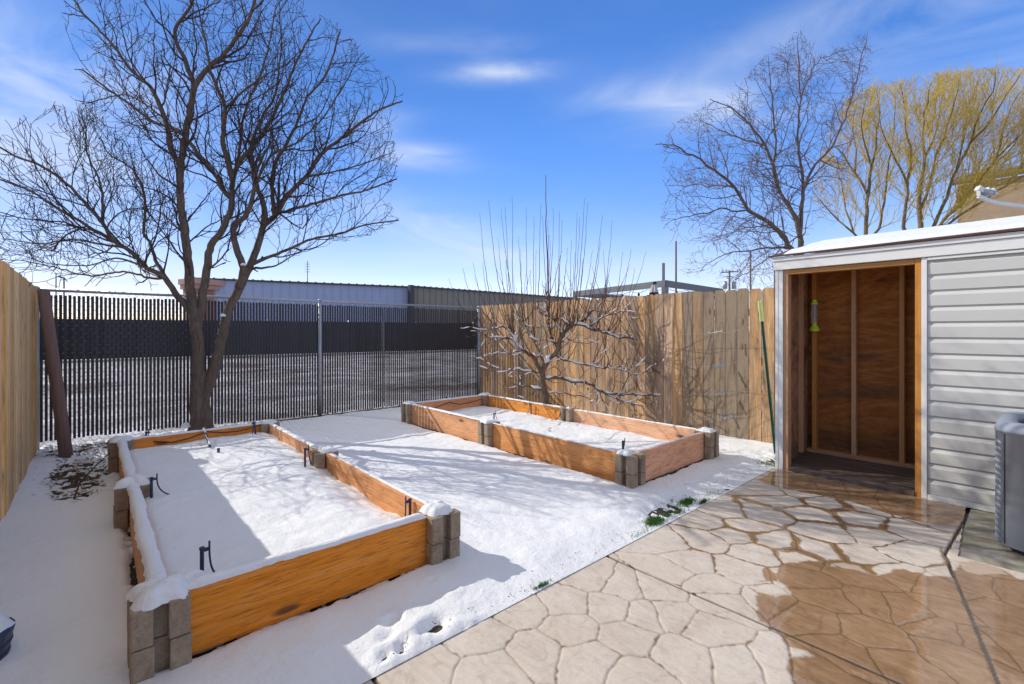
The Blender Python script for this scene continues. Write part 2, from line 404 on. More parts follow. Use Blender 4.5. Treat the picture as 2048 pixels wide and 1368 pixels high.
sepz = wn.new('ShaderNodeSeparateXYZ'); wl.new(D, sepz.inputs[0])
def smap(v, a, b):
    o = wn.new('ShaderNodeMapRange'); o.interpolation_type = 'SMOOTHSTEP'; wl.new(v, o.inputs[0]); o.inputs[1].default_value = a; o.inputs[2].default_value = b; return o.outputs[0]
tmix = wn.new('ShaderNodeMix'); tmix.data_type = 'RGBA'; wl.new(smap(sepz.outputs[2], .0, .42), tmix.inputs[0]); tmix.inputs[6].default_value = (1.3, 1.0, 1.05, 1); tmix.inputs[7].default_value = (.71, .95, 1.30, 1)
wl.new(tmix.outputs[2], tintn.inputs[7])
mixc = wn.new('ShaderNodeMix'); mixc.data_type = 'RGBA'; wl.new(cl, mixc.inputs[0]); wl.new(tintn.outputs[2], mixc.inputs[6]); mixc.inputs[7].default_value = (3.9, 4.3, 5.0, 1)
back = wn.new('ShaderNodeMapRange'); back.interpolation_type = 'SMOOTHSTEP'; wl.new(dot((FW[0], FW[1], 0)), back.inputs[0]); back.inputs[1].default_value = .5; back.inputs[2].default_value = .05  # unseen white clouds behind the camera and overhead, added as fill light
fill_cloud = wm('MULTIPLY', wm('MAXIMUM', wm('MULTIPLY', back.outputs[0], .3), smap(sepz.outputs[2], .64, .86)), wm('ADD', .5, wm('MULTIPLY', nz.outputs[0], .9)), clamp=True)
mix_fill = wn.new('ShaderNodeMix'); mix_fill.data_type = 'RGBA'; wl.new(fill_cloud, mix_fill.inputs[0]); wl.new(mixc.outputs[2], mix_fill.inputs[6]); mix_fill.inputs[7].default_value = (3.8, 3.75, 3.65, 1)
wl.new(mix_fill.outputs[2], bg.inputs[0]); bg.inputs[1].default_value = .15
SKY_TINT = tintn

# ================================================================== GROUND, SNOW, PATIO
g = MB(); g.add([(-900, -900, 0), (900, -900, 0), (900, 900, 0), (-900, 900, 0)], [(0, 1, 2, 3)])
tag(g.build('ground', M['ground'], loc=(0, 0, -.05)), kind='structure')
g = MB(); g.add([(-.6, 1.735, 0), (6.0, 1.735, 0), (6.0, 7.8, 0), (-.6, 7.8, 0)], [(0, 1, 2, 3)])
tag(g.build('yard_soil', M['soil'], loc=(0, 0, -.004)), kind='structure')
res = .02
xs = np.arange(-.56, 6.0, res); ys = np.arange(1.737, 7.82, res); X, Y = np.meshgrid(xs, ys)
Z = .034+.035*(fbm(X*1.3, Y*1.3, 3, 3)-.5)+.022*(fbm(X*6, Y*4, 11, 4)-.5)+.008*(fbm(X*22, Y*22, 5, 3)-.5)
n_hole = fbm(X*22, Y*26, 21, 4)
n_low = fbm(X*2.0, Y*2.0, 31, 3)
Z *= sstep(1.72, 2.05, Y+.05*(fbm(X*9, Y*2, 8, 3)-.5))*.86+.14
def patch(cx, cy, rx, ry): return np.exp(-(((X-cx)/rx)**2+((Y-cy)/ry)**2)**2)
thin = .72*patch(-.1, 6.0, .26, .95)+.85*patch(0.0, 7.3, .7, .3)+.13*patch(4.2, 1.90, 1.3, .16)+.26*patch(3.3, 1.90, .35, .10)+.2*patch(5.5, 1.9, .35, .16)
thin = thin+.8*sstep(7.45, 7.66, Y)*sstep(1.2, 2.5, X)+.35*sstep(7.5, 7.7, Y)
for (bx0, bx1, by0, by1, k) in ((.2, 1.53, 2.37, 5.98, .75), (3.48, 4.9, 2.35, 6.15, 1.0)):
    dx = np.maximum(np.maximum(bx0-X, X-bx1), 0); dy = np.maximum(np.maximum(by0-Y, Y-by1), 0)
    dd = np.sqrt(dx*dx+dy*dy)
    thin = thin+k*np.exp(-((dd-.015)/.032)**2)*(.55+.9*n_low)
Z = Z-.085*thin*sstep(.36, .62, n_hole+.2*(thin > .9))-.03*np.clip(thin, 0, 1)
for (px, py, r, dp) in ((780, 1243, .028, .05), (868, 1248, .04, .05), (800, 1290, .024, .05), (770, 1300, .02, .05), (960, 1235, .018, .035), (930, 1245, .015, .03), (840, 1262, .022, .03), (775, 1270, .03, .03), (790, 1235, .02, .04), (865, 1165, .02, .03), (905, 1180, .018, .02), (810, 1275, .015, .04), (765, 1312, .018, .03), (500, 1250, .02, .02), (850, 1252, .02, .04), (875, 1238, .03, .03), (215, 1330, .015, .03), (170, 1245, .018, .03)):
    r = max(r*1.25, .024); cx, cy = G(px, py, .03); d2 = (X-cx)**2+((Y-cy)*1.2)**2
    wob = 1+.8*(fbm(X*30, Y*30, 77, 2)-.5)
    Z = Z-dp*np.exp(-d2/(r*r)*wob)+.012*np.exp(-d2/(6*r*r))
Z = Z+.018*patch(2.3, 3.6, .7, 1.5)
Z = np.where(Y < 1.75, np.clip(Z, .0025, .004), Z)
tag(grid_obj('snow_ground', X, Y, np.maximum(Z, -.03), M['snow']), kind='structure')

# patio -------------------------------------------------------------
seeds_px = [(839,1331),(956,1273),(983,1345),(1041,1218),(1130,1204),(1178,1156),(1072,1307),(1144,1259),(1219,1215),(1250,1174),(1181,1321),(1255,1273),(1290,1228),(1277,1360),
 (1347,1141),(1329,1083),(1312,1178),(1410,1079),(1453,1022),(1413,1042),(1490,1050),(1464,1070),(1519,1028),(1515,1106),(1548,1083),(1475,1139),(1384,1123),(1592,1115),(1636,1097),(1660,1068),(1621,1026),(1651,1006),(1570,1002),(1534,980),(1716,1035),(1745,1075),(1727,1011),(1720,1108),(1610,1160),(1713,1152),(1811,1101),(1804,1152),(1424,1170),(1337,1229),(1420,1265),(1534,1199),(1475,1324),(1366,1313),(1621,1240),(1738,1203),(1650,1195),(1735,1269),(1698,1305),(1548,1331),(1621,1350),(1804,1218),(1786,1324),(1903,1218),(1890,1265),(1921,1320),(1870,1174),(1957,1163),(1965,1134),(2016,1178),(1811,1020),(1830,1061),(1884,1046),(1789,991),(1848,1010),(1665,969),(1592,962),(1720,977),(1599,984),(1990,1230),(2040,1300),(1450,1205),(1960,1285)]
seeds = [G(px, py) for px, py in seeds_px]
rs = random.Random(3)
def offc(x, y):
    u, v = PJ((x, y, 0)); return (x*FW[0]+y*FW[1] < .6) or v > 1400 or u < 700 or u > 2120
k = 0
while k < 4000 and len(seeds) < 200:
    x = rs.uniform(-1.5, 6); y = rs.uniform(-2.5, 1.8); k += 1
    if offc(x, y) and all((x-a)**2+(y-b)**2 > .08 for a, b in seeds): seeds.append((x, y))
S = np.array(seeds)
def patio_grid(name, x0, x1, y0, y1, res, cut=None):
    xs = np.arange(x0, x1+res*.5, res); ys = np.arange(y0, y1+res*.5, res); X, Y = np.meshgrid(xs, ys)
    wx = X+.05*(fbm(X*5, Y*5, 41, 3)-.5)+.02*(fbm(X*20, Y*20, 43, 3)-.5); wy = Y+.05*(fbm(X*5, Y*5, 42, 3)-.5)+.02*(fbm(X*20, Y*20, 44, 3)-.5)
    F1 = np.full(X.shape, 9.); F2 = np.full(X.shape, 9.); I1 = np.zeros(X.shape, int); I2 = np.zeros(X.shape, int)
    for i, (a, b) in enumerate(S):
        d = np.sqrt((wx-a)**2+(wy-b)**2)
        m = d < F1
        F2 = np.where(m, F1, np.minimum(F2, d)); I2 = np.where(m, I1, np.where(d <= F2, i, I2)); F1 = np.where(m, d, F1); I1 = np.where(m, i, I1)
    sep = np.sqrt(((S[I1]-S[I2])**2).sum(-1))+1e-6
    edge = (F2*F2-F1*F1)/(2*sep)        # distance to the nearest crack
    edge = np.where(F2 > 8, 1, edge)
    wob = .6+.8*fbm(X*7, Y*7, 50, 3)
    crack = 1-sstep(.0005, .0075, edge/wob)
    # control joints
    def seg(ax, ay, bx, by):
        dx, dy = bx-ax, by-ay; t = np.clip(((X-ax)*dx+(Y-ay)*dy)/(dx*dx+dy*dy), 0, 1)
        return np.sqrt((X-ax-t*dx)**2+(Y-ay-t*dy)**2)
    jd = np.minimum(seg(2.33, 1.8, 2.33, -3), seg(.82, 1.8, .82, -3))
    jd = np.minimum(jd, seg(*G(1890, 1108), *G(2010, 1400)))
    jd = np.minimum(jd, seg(*G(1890, 1108), 5.06, .33))
    jw = .007+.006*fbm(X*12, Y*12, 60, 3)
    joint = 1-sstep(.6, 1.1, jd/jw)
    # wet patches
    uX = X+.10*(fbm(X*7, Y*7, 70, 4)-.5)+.035*(fbm(X*30, Y*30, 71, 3)-.5); uY = Y+.10*(fbm(X*7, Y*7, 72, 4)-.5)+.035*(fbm(X*30, Y*30, 73, 3)-.5)
    W1 = [G(*p) for p in [(1488,1176),(1510,1192),(1520,1240),(1565,1277),(1630,1305),(1590,1312),(1578,1340),(1592,1400),(1700,1600),(2600,1600),(2300,1180),(2048,1163),(1994,1138),(1930,1120),(1895,1150),(1850,1150),(1800,1135),(1757,1152),(1720,1130),(1676,1122),(1640,1126),(1560,1127),(1556,1155),(1576,1185),(1535,1190)]]
    W2 = [G(*p) for p in [(1520,962),(1553,938),(1842,986),(1945,1016),(1915,1055),(1850,1046),(1775,1028),(1700,1003),(1640,990),(1565,976)]]
    wet = inpoly_np(uX, uY, W1) | inpoly_np(uX, uY, W2)
    h1 = .05*(fbm(X*4, Y*4, 74, 3)-.35)
    damp = np.zeros(X.shape)
    for ox, oy in ((1, 0), (-1, 0), (0, 1), (0, -1)): damp += .25*(inpoly_np(uX+ox*h1, uY+oy*h1, W1) | inpoly_np(uX+ox*h1*.7, uY+oy*h1*.7, W2))
    D1 = [G(*p) for p in [(1640,1118),(1700,1112),(1745,1130),(1756,1152),(1700,1136),(1668,1134),(1650,1135)]]
    D2 = [G(*p) for p in [(1915,1115),(1975,1125),(2005,1148),(1950,1147),(1925,1140)]]
    wet &= ~(inpoly_np(uX, uY, D1) | inpoly_np(uX, uY, D2))
    zone = inpoly_np(X, Y, [G(*p) for p in [(1330,1060),(1420,1005),(1500,965),(1760,985),(1900,1060),(1900,1130),(1750,1150),(1500,1165),(1440,1150)]])
    zone2 = sstep(2.45, 2.8, X)*sstep(-.2, .2, Y)
    ww = (.006+.03*sstep(.38, .8, fbm(X*4, Y*4, 80, 3)))*zone*zone2
    wet = wet | (edge+.02*(fbm(X*25, Y*25, 81, 3)-.5) < ww)
    wetf = wet.astype(float)
    # soften one cell
    p = np.pad(wetf, 1, mode='edge'); wetf = (p[1:-1, 1:-1]*2+p[:-2, 1:-1]+p[2:, 1:-1]+p[1:-1, :-2]+p[1:-1, 2:])/6
    Zs = -.0042*crack-.010*joint+.005*(fbm(X*2.5, Y*2.5, 90, 4)-.5)+.0022*(fbm(X*12, Y*7, 91, 3)-.5)+.0008*sstep(0, .05, edge)
    Zs = np.where(wetf > .5, np.maximum(Zs, .0002+.0004*fbm(X*2, Y*2, 93, 2)), Zs)
    mask = None if cut is None else cut(X, Y)
    st = _h(I1.astype(float), I1.astype(float)*3, 5)
    return tag(grid_obj(name, X, Y, Zs, M['patio'], attrs={'crack': crack, 'wet': wetf, 'damp': damp*(1-wetf), 'joint': joint, 'stone': st}, mask=mask), kind='structure')
patio_grid('patio', .3, 5.12, -1.2, -.16, .025, lambda X, Y: ~(X > 3.92))
patio_grid('patio', .3, 5.12, -.16, 1.74, .006, lambda X, Y: ~((X > 3.92) & (Y < .355-.04*(5.06-X))))
g = MB(); g.box(-2, .3, -2.6, 1.74, -.1, 0); g.box(.3, 3.92, -2.6, -1.2, -.1, 0)
tag(g.build('patio_slab', M['pad']), kind='structure')
xs = np.arange(3.90, 6.5, .03); ys = np.arange(-3.0, .36, .03); X, Y = np.meshgrid(xs, ys)
Zp = .004+.006*(fbm(X*3, Y*3, 95, 4)-.5)
tag(grid_obj('concrete_pad', X, Y, Zp-.010, M['pad']), kind='structure')

# ================================================================== RAISED BEDS
def slot_block(cx, cy, z0, z1, s=.195, w=.048, dp=.05, rot=0):
    h = s/2; q = w/2; c = .008
    pts = []
    base = [(-h+c, -h), (-q, -h), (-q, -h+dp), (q, -h+dp), (q, -h), (h-c, -h)]
    for k in range(4):
        a = k*math.pi/2+rot
        pts += [(cx+x*math.cos(a)-y*math.sin(a), cy+x*math.sin(a)+y*math.cos(a)) for x, y in base]
    m = MB(); m.prism(pts, 'z', z0, z1); return m
def snow_strip(mb, p0, p1, w, h, seed, n=None, z=0):
    p0 = Vector(p0); p1 = Vector(p1); L = (p1-p0).length; n = n or max(6, int(L/.03)); d = (p1-p0).normalized()
    r = d.cross(Vector((0, 0, 1))).normalized(); K = 7; vs = []; rr = random.Random(seed); ph = [rr.uniform(0, 9) for _ in range(6)]
    for i in range(n+1):
        t = i/n; e = min(1, min(t, 1-t)*L/.04+.15)
        hh = h*(.85+.1*math.sin(t*L*5+ph[0])+.06*math.sin(t*L*17+ph[1])+rr.uniform(-.04, .04))*e
        ww = w*(1+.08*math.sin(t*L*11+ph[2])+.06*math.sin(t*L*37+ph[4])+rr.uniform(-.05, .05)); off = w*.03*math.sin(t*L*5+ph[3])
        for k in range(K):
            a = math.pi*k/(K-1)
            vs.append(p0+d*(t*L)+r*(math.cos(a)*ww/2*(1+rr.uniform(-.07, .07))+off)+Vector((0, 0, (math.sin(a)**.7)*hh*(1+rr.uniform(-.06, .06))-.002)))
    fs = [(i*K+k, i*K+k+1, (i+1)*K+k+1, (i+1)*K+k) for i in range(n) for k in range(K-1)]
    mb.add(vs, fs)
def snow_lobe(mb, cx, cy, z, r, h, seed, lobes=4, amp=.18, rot=math.pi/4):
    rr = random.Random(seed); ph = rr.uniform(0, 6); vs = [(cx, cy, z+h)]; NR, NA = 6, 40
    for j in range(1, NR+1):
        q = j/NR
        for k in range(NA):
            a = 2*math.pi*k/NA
            R = r*(1+amp*math.cos(lobes*(a-rot))+.06*math.sin(3*a+ph)+.06*math.sin(7*a+ph*2)+.04*math.sin(13*a+ph)+rr.uniform(-.02, .02)*(j > 4))
            zz = z+h*(1-q**3.2)*(1+.22*math.sin(a*3+ph)*q+rr.uniform(-.05, .05))-.004*(j == NR)
            vs.append((cx+R*q*math.cos(a), cy+R*q*math.sin(a), zz))
    fs = [(0, 1+k, 1+(k+1) % NA) for k in range(NA)]
    for j in range(NR-1):
        for k in range(NA):
            a = 1+j*NA+k; b = 1+j*NA+(k+1) % NA; fs.append((a, a+NA, b+NA, b))
    mb.add(vs, fs)
def board_obj(p0, p1, z0, z1, th, parent, seed, sag=0):
    """a plank with slightly uneven lower and upper edge, from p0 to p1"""
    p0 = Vector((*p0, 0)); p1 = Vector((*p1, 0)); d = (p1-p0); L = d.length; d.normalize(); r = Vector((d.y, -d.x, 0)); n = max(2, int(L/.1)); vs = []
    rr = random.Random(seed); ph = rr.uniform(0, 6)
    for i in range(n+1):
        t = i/n; c = p0+d*(t*L)+r*(.006*math.sin(t*L*1.6+ph)+sag*math.sin(t*math.pi))
        zt = z1+.003*math.sin(t*L*2.3+ph)
        for (o, zz) in ((-th/2, z0), (th/2, z0), (th/2, zt), (-th/2, zt)): vs.append(c+r*o+Vector((0, 0, zz)))
    fs = [(0, 1, 2, 3), tuple(n*4+k for k in (3, 2, 1, 0))]
    for i in range(n):
        for k in range(4): fs.append((i*4+k, i*4+(k+1) % 4, (i+1)*4+(k+1) % 4, (i+1)*4+k))
    m = MB(); m.add(vs, fs, rr.uniform(0, 3)); return m.build('board', M['bed' if abs(d.x) > abs(d.y) else 'bedy'], parent, bevel=.003)
def raised_bed(label, x0, x1, y0, y1, ym, blocks, lvl, seed, capw):
    t = thing('raised_garden_bed', label, 'garden bed', 'raised garden beds in the yard')
    th = .038; zt = .295; e = .05
    board_obj((x0+e, y0), (x1-e, y0), .015, zt, th, t, seed)
    board_obj((x0+e, y1), (x1-e, y1), .015, zt, th, t, seed+1)
    for k, x in enumerate((x0, x1)):
        board_obj((x, y0+e), (x, ym-e), .015, zt-.002, th, t, seed+2+k); board_obj((x, ym+e), (x, y1-e), .015, zt+.002, th, t, seed+5+k)
    for (bx, by) in blocks:
        for c in range(2):
            m = slot_block(bx+random.uniform(-.004, .004), by+random.uniform(-.004, .004), .0+c*.152, .149+c*.152, rot=random.uniform(-.03, .03))
            m.build('concrete_block', M['block'], t, bevel=.006)
    # snow fill
    xs = np.linspace(x0+th/2-.002, x1-th/2+.002, int((x1-x0)/.018)); ys = np.linspace(y0+th/2-.002, y1-th/2+.002, int((y1-y0)/.018)); X, Y = np.meshgrid(xs, ys)
    ed = np.minimum(np.minimum(X-x0, x1-X), np.minimum(Y-y0, y1-Y))
    Z = lvl(X, Y)+.035*(fbm(X*2.2+seed, Y*2.2, seed, 3)-.5)+.022*(fbm(X*7, Y*7, seed+9, 4)-.5)+.006*(fbm(X*25, Y*25, seed+4, 3)-.5)
    Z = Z-.02*(1-sstep(.02, .09, ed))*(fbm(X*6, Y*6, seed+30, 2))*2
    Z = np.minimum(Z, .283)
    grid_obj('snow_fill', X, Y, Z, M['snow'], t)
    return t
LB = raised_bed('left raised bed of orange boards, nearest the new left fence, under thick snow', .2, 1.53, 2.37, 5.98, 4.22,
    [(.2, 2.37), (1.53, 2.37), (.2, 5.98), (1.53, 5.98), (.2, 4.22), (1.53, 4.22)], lambda X, Y: .185+.02*(Y-2.4)/1.5*(Y < 4)+.0267*(Y >= 4)-.045*sstep(1.2, 1.5, X)*(1-sstep(4, 5, Y)), 3, .07)
RB = raised_bed('right raised bed of orange boards along the weathered picket fence, below the pruned fruit tree', 3.48, 4.9, 2.35, 6.15, 4.3,
    [(3.48, 2.35), (4.9, 2.35), (3.48, 6.15), (4.9, 6.15), (3.48, 4.3), (4.9, 4.3)], lambda X, Y: .135+0*X, 40, .05)
class CapList:
    def __init__(s, bed): s.bed = bed
    def add(s, vs, fs):
        m = MB(); m.add(vs, fs); m.build('snow_cap', M['snow'], s.bed, smooth=True)
def cap_obj(bed, fn): fn(CapList(bed))
def capsL(m):
    zt = .295
    snow_strip(m, (.28, 2.37, zt), (1.43, 2.37, zt), .056, .03, 1); snow_strip(m, (.2, 2.44, zt), (.2, 4.16, zt), .07, .042, 2)
    snow_strip(m, (.2, 4.28, zt), (.2, 5.93, zt), .07, .042, 3); snow_strip(m, (.27, 5.98, zt), (1.46, 5.98, zt), .05, .022, 4)
    snow_strip(m, (1.53, 4.3, zt), (1.53, 5.9, zt), .05, .018, 5); snow_strip(m, (1.545, 2.5, zt), (1.545, 4.12, zt), .03, .012, 6)
def lobesL(m):
    for (x, y, r, h, s) in ((.2, 2.37, .105, .05, 1), (1.52, 2.375, .088, .045, 2), (.2, 5.98, .1, .035, 3), (1.53, 5.98, .09, .03, 4), (.2, 4.22, .1, .05, 5), (1.56, 4.22, .075, .03, 6)): snow_lobe(m, x, y, .301, r, h, s)
    snow_lobe(m, .29, 2.47, .27, .09, .05, 9, 2, .1)
def capsR(m):
    zt = .295
    snow_strip(m, (3.56, 6.15, zt), (4.82, 6.15, zt), .045, .022, 11); snow_strip(m, (3.48, 4.38, zt), (3.48, 6.07, zt), .05, .02, 12)
    snow_strip(m, (3.47, 2.5, zt), (3.47, 4.22, zt), .025, .009, 13); snow_strip(m, (4.91, 2.45, zt), (4.91, 4.2, zt), .035, .013, 14); snow_strip(m, (4.9, 4.4, zt), (4.9, 6.05, zt), .05, .02, 15)
    snow_strip(m, (3.58, 2.36, zt), (4.8, 2.36, zt), .02, .007, 16)
def lobesR(m):
    for (x, y, r, h, s) in ((3.46, 2.38, .07, .035, 1), (4.9, 2.35, .09, .03, 2), (3.48, 6.15, .09, .03, 3), (4.9, 6.15, .09, .03, 4), (3.47, 4.3, .095, .03, 5), (4.92, 4.3, .05, .02, 6)): snow_lobe(m, x, y, .301, r, h, s)
cap_obj(LB, capsL); cap_obj(LB, lobesL); cap_obj(RB, capsR); cap_obj(RB, lobesR)

# ------------------------------------------------------------------ drip irrigation
def stake(px, py, label, h=.17, curve=(.12, -.02), kind=0, z=.17, tilt=(0, 0)):
    x, y = G(px, py, z)
    t = thing('drip_stake', label, 'drip stake', 'drip irrigation stakes in the raised beds', (x, y, z))
    m = MB(); top = Vector((tilt[0], tilt[1], h))
    m.tube([(0, 0, -.08), top], .009 if kind != 2 else .012, 8); m.beam(top*.93+Vector((-.004, 0, 0)), top*.93+Vector((.03*(1 if curve[0] > 0 else -1), 0, .002)), .014, .014)
    m.tube([top+Vector((0, 0, -.004)), top+Vector((0, 0, .006))], .012, 8)
    m.build('stake', M['riser'], t, smooth=False)
    m = MB(); s = Vector((.03*(1 if curve[0] > 0 else -1), 0, h*.95)); pts = []
    e = Vector((curve[0], curve[1], .006))
    for i in range(11):
        q = i/10; pts.append(s*(1-q)**2+Vector((s.x, s.y, .03))*2*q*(1-q)+e*q*q)
    m.tube([s+Vector((0, 0, .035)), s+Vector((0, 0, .015))]+pts, .0045, 6)
    m.build('drip_tube', M['riser'], t, smooth=True)
    return t
stake(303, 1000, 'blue drip stake with long curved tube beside the middle block of the left bed', .15, (.14, -.03), z=.2, tilt=(.0, .005))
stake(404, 1158, 'blue drip stake nearest the snow-capped left corner block of the left bed', .145, (.06, -.02), z=.19)
stake(820, 1042, 'black drip stake at the near right corner inside the left bed', .135, (-.07, -.05), z=.17)
stake(610, 930, 'black drip stake beside the right middle block of the left bed', .14, (.05, -.03), z=.22)
stake(512, 868, 'black drip stake at the far right corner of the left bed', .13, (-.03, .02), z=.22, tilt=(-.015, 0))
stake(290, 888, 'black drip stake at the far left corner of the left bed', .12, (.05, .02), z=.22, tilt=(.01, 0))
stake(988, 840, 'black drip stake in the right bed behind its middle left block', .09, (.04, -.03), z=.15)
stake(1246, 900, 'black drip stake by the near left corner block of the right bed', .09, (.02, .02), z=.15, kind=2)
stake(1378, 872, 'black drip stake at the near right end of the right bed', .11, (.03, .02), z=.16)
stake(1124, 838, 'black drip stake with a long tube by the right middle block of the right bed', .12, (-.16, -.02), z=.15)
stake(1062, 826, 'black drip stake against the back board of the right bed', .14, (-.10, -.02), z=.15)
stake(965, 808, 'black drip stake in the far right corner of the right bed', .12, (-.04, -.02), z=.15)
def stub(px, py, label, z=.21):
    x, y = G(px, py, z); m = MB(); m.tube([(0, 0, -.04), (0, 0, .035)], .012, 8); m.tube([(0, 0, .035), (0, 0, .045)], .014, 8)
    o = m.build('drip_stub', M['riser'], loc=(x, y, z)); tag(o, label, 'drip stub')
stub(437, 906, 'short dark stub standing alone in the snow of the left bed')
# ring emitter
x, y = G(1100, 862, .14); m = MB(); m.tube([(.018*math.cos(a*.5), .003*a*.2, .02+.018*math.sin(a*.5)) for a in range(12)], .004, 6)
tag(m.build('drip_ring', M['black'], loc=(x, y, .14)), 'small black tubing loop lying on the snow of the right bed', 'tubing')
def snowy_pipe(p0, p1, label):
    p0 = Vector(p0); p1 = Vector(p1)
    t = thing('drip_pipe', label, 'drip pipe', 'snow-dusted drip pipes leaning over back boards')
    m = MB(); m.tube([p0, p0.lerp(p1, .5)+Vector((0, 0, .01)), p1], .012, 8); m.build('pipe', M['riser'], t, smooth=True)
    m = MB(); snow_strip(m, p0+Vector((0, 0, .007)), p1+Vector((0, 0, .007)), .02, .016, 5); m.build('snow_cap', M['snow'], t, smooth=True)
snowy_pipe((*G(407, 862, .3), .33), (*G(420, 893, .22), .225), 'snow-dusted drip pipe over the far board of the left bed')
snowy_pipe((*G(893, 797, .31), .33), (*G(920, 812, .15), .18), 'snow-dusted drip pipe over the far board of the right bed')
def hose(pts, label, r=.006):
    m = MB(); m.tube(pts, r, 6); o = m.build('drip_hose', M['black'], smooth=True); tag(o, label, 'hose', 'black drip hoses')
hose([(.45, 5.945, .25), (.6, 5.93, .22), (.75, 5.935, .24), (.9, 5.945, .285), (1.05, 5.94, .255), (1.2, 5.935, .25), (1.35, 5.94, .27), (1.43, 5.94, .29)], 'black drip hose strung along the far board of the left bed')
hose([(3.75, 6.115, .17), (3.95, 6.11, .21), (4.15, 6.115, .25), (4.35, 6.11, .2), (4.6, 6.11, .21), (4.78, 6.1, .25)], 'black drip hose strung along the far board of the right bed')
# blue object in near-left corner of bed
m = MB(); m.tube([(G(338, 1170, .29)[0]+.075*math.cos(a), G(338, 1170, .29)[1]+.05*math.sin(a), .29) for i in range(15) for a in [math.pi*(.1+i/14*1.2)]], .016, 8)
tag(m.build('blue_hose', M['bluetub'], smooth=True), 'dark blue hose loop half buried in snow behind the near left corner block', 'hose')

# navy tub at bottom-left corner
bx, by = -.12, 1.93
t = thing('plastic_tub', 'dark navy ribbed plastic tub with a snow cap at the bottom left corner', 'tub', None, (0, 0, 0))
cx, cy = G(-92, 1303, .1); m = MB(); NR = 26; prof = [(.145, .0), (.155, .05), (.15, .055), (.162, .09), (.157, .095), (.168, .14), (.15, .15)]
vs = [(cx+r*math.cos(2*math.pi*k/NR), cy+r*math.sin(2*math.pi*k/NR), z) for r, z in prof for k in range(NR)]
fs = [(j*NR+k, j*NR+(k+1) % NR, (j+1)*NR+(k+1) % NR, (j+1)*NR+k) for j in range(len(prof)-1) for k in range(NR)]+[tuple((len(prof)-1)*NR+k for k in range(NR))]
m.add(vs, fs); m.build('tub', M['bluetub'], t, smooth=False)
m = MB(); snow_lobe(m, cx, cy, .148, .152, .07, 3, 3, .03); m.build('snow_cap', M['snow'], t, smooth=True)

# ================================================================== CHAIN LINK FENCE
FY = 7.74
t = thing('chain_link_fence', 'chain link fence with black privacy slats and galvanised posts across the back', 'fence', None)
m = MB(); pitch = .0405; n = int((5.97+.56)/pitch); k = 0
for i in range(n):
    x = -.56+pitch*(i+.5); w = .0282+random.uniform(-.002, .002); tw = random.uniform(-.0015, .0015); dz = random.uniform(-.008, .008)
    z0 = .075 if x < .4 else .075-.06*min(1, (x-.4)/2.0)
    m.add([(x-w/2, FY-.002+tw, z0+dz), (x+w/2, FY-.002-tw, z0+dz), (x+w/2, FY+.002-tw, z0+dz), (x-w/2, FY+.002+tw, z0+dz),
           (x-w/2, FY-.002+tw, 1.795+dz), (x+w/2, FY-.002-tw, 1.795+dz), (x+w/2, FY+.002-tw, 1.795+dz), (x-w/2, FY+.002+tw, 1.795+dz)],
          [(0,3,2,1),(4,5,6,7),(0,1,5,4),(1,2,6,5),(2,3,7,6),(3,0,4,7)])
m.build('privacy_slats', M['slat'], t)
m = MB(); dz = .0475
for i in range(n):
    x = -.56+pitch*i; pts = []; z = .01; s = i % 2; j = 0
    while z < 1.875:
        pts.append((x+(pitch*.94 if (j+s) % 2 else -.0)+.0*j, FY+(.006 if (j+s) % 2 else -.006), z)); z += dz; j += 1
    m.tube(pts, .0021, 3, cap=False)
m.build('wire_mesh', M['wire'], t)
m = MB(); m.tube([(-.56, FY-.03, 1.85), (5.96, FY-.03, 1.85)], .019, 12); m.build('top_rail', M['galv'], t, smooth=True)
for x in (-.5, 2.72, 5.96):
    m = MB(); r = .03 if x != 2.72 else .027
    m.tube([(x, FY-.045, -.05), (x, FY-.045, 1.86)], r, 16); m.tube([(x, FY-.045, 1.86), (x, FY-.045, 1.875), (x, FY-.045, 1.89)], [r*1.15, r*1.1, r*.4], 16)
    for zz in (.45, .85, 1.25, 1.62, 1.76): m.tube([(x, FY-.045, zz), (x, FY-.045, zz+.014)], r*1.07, 16)
    m.build('post', M['galv'], t, smooth=True)

# ================================================================== WOOD FENCES
def picket_fence(name, label, x, y0, y1, ztop, mat, face, seed, width=.138, gap=.005, ear=.028, slope=None, off=.002):
    t = thing(name, label, 'fence', 'wooden picket fences')
    rr = random.Random(seed); m = MB(); y = y0; i = 0
    while y < y1:
        w = width+rr.uniform(-.003, .003); zt = ztop(y)+rr.uniform(-.008, .008); xo = x+rr.uniform(-off, off); e = ear
        yo0 = y+rr.uniform(0, .002); yo1 = y+w; z0 = rr.uniform(.0, .02); lean = rr.uniform(-.003, .003)
        if ear > 0: pl = [(yo0, z0), (yo1, z0), (yo1+lean, zt-e*1.3), (yo1-e*.35+lean, zt-e*.45), (yo1-e+lean, zt), (yo0+e+lean, zt), (yo0+e*.35+lean, zt-e*.45), (yo0+lean, zt-e*1.3)]
        else: pl = [(yo0, z0), (yo1, z0), (yo1, zt), (yo0, zt)]
        m.prism(pl, 'x', xo, xo+.017*face, rr.uniform(0, 10)); y += width+gap+rr.uniform(0, .002); i += 1
    m.build('pickets', mat, t)
    for z in (.35, 1.0, 1.6):
        m = MB(); m.box(min(x+.019*face, x+.057*face), max(x+.019*face, x+.057*face), y0, y1, z-.045, z+.045); m.build('rail', M['studx'], t)
    yy = y0+.3
    while yy < y1:
        m = MB(); a, b = x+.059*face, x+.149*face; m.box(min(a, b), max(a, b), yy-.045, yy+.045, -.2, 1.7); m.build('post', M['stud'], t); yy += 2.4
    return t
picket_fence('picket_fence', 'weathered brown dog-eared picket fence behind the fruit tree, ending at the shed', 5.98, 1.76, 7.7, lambda y: 1.89, M['picket'], 1, 5)
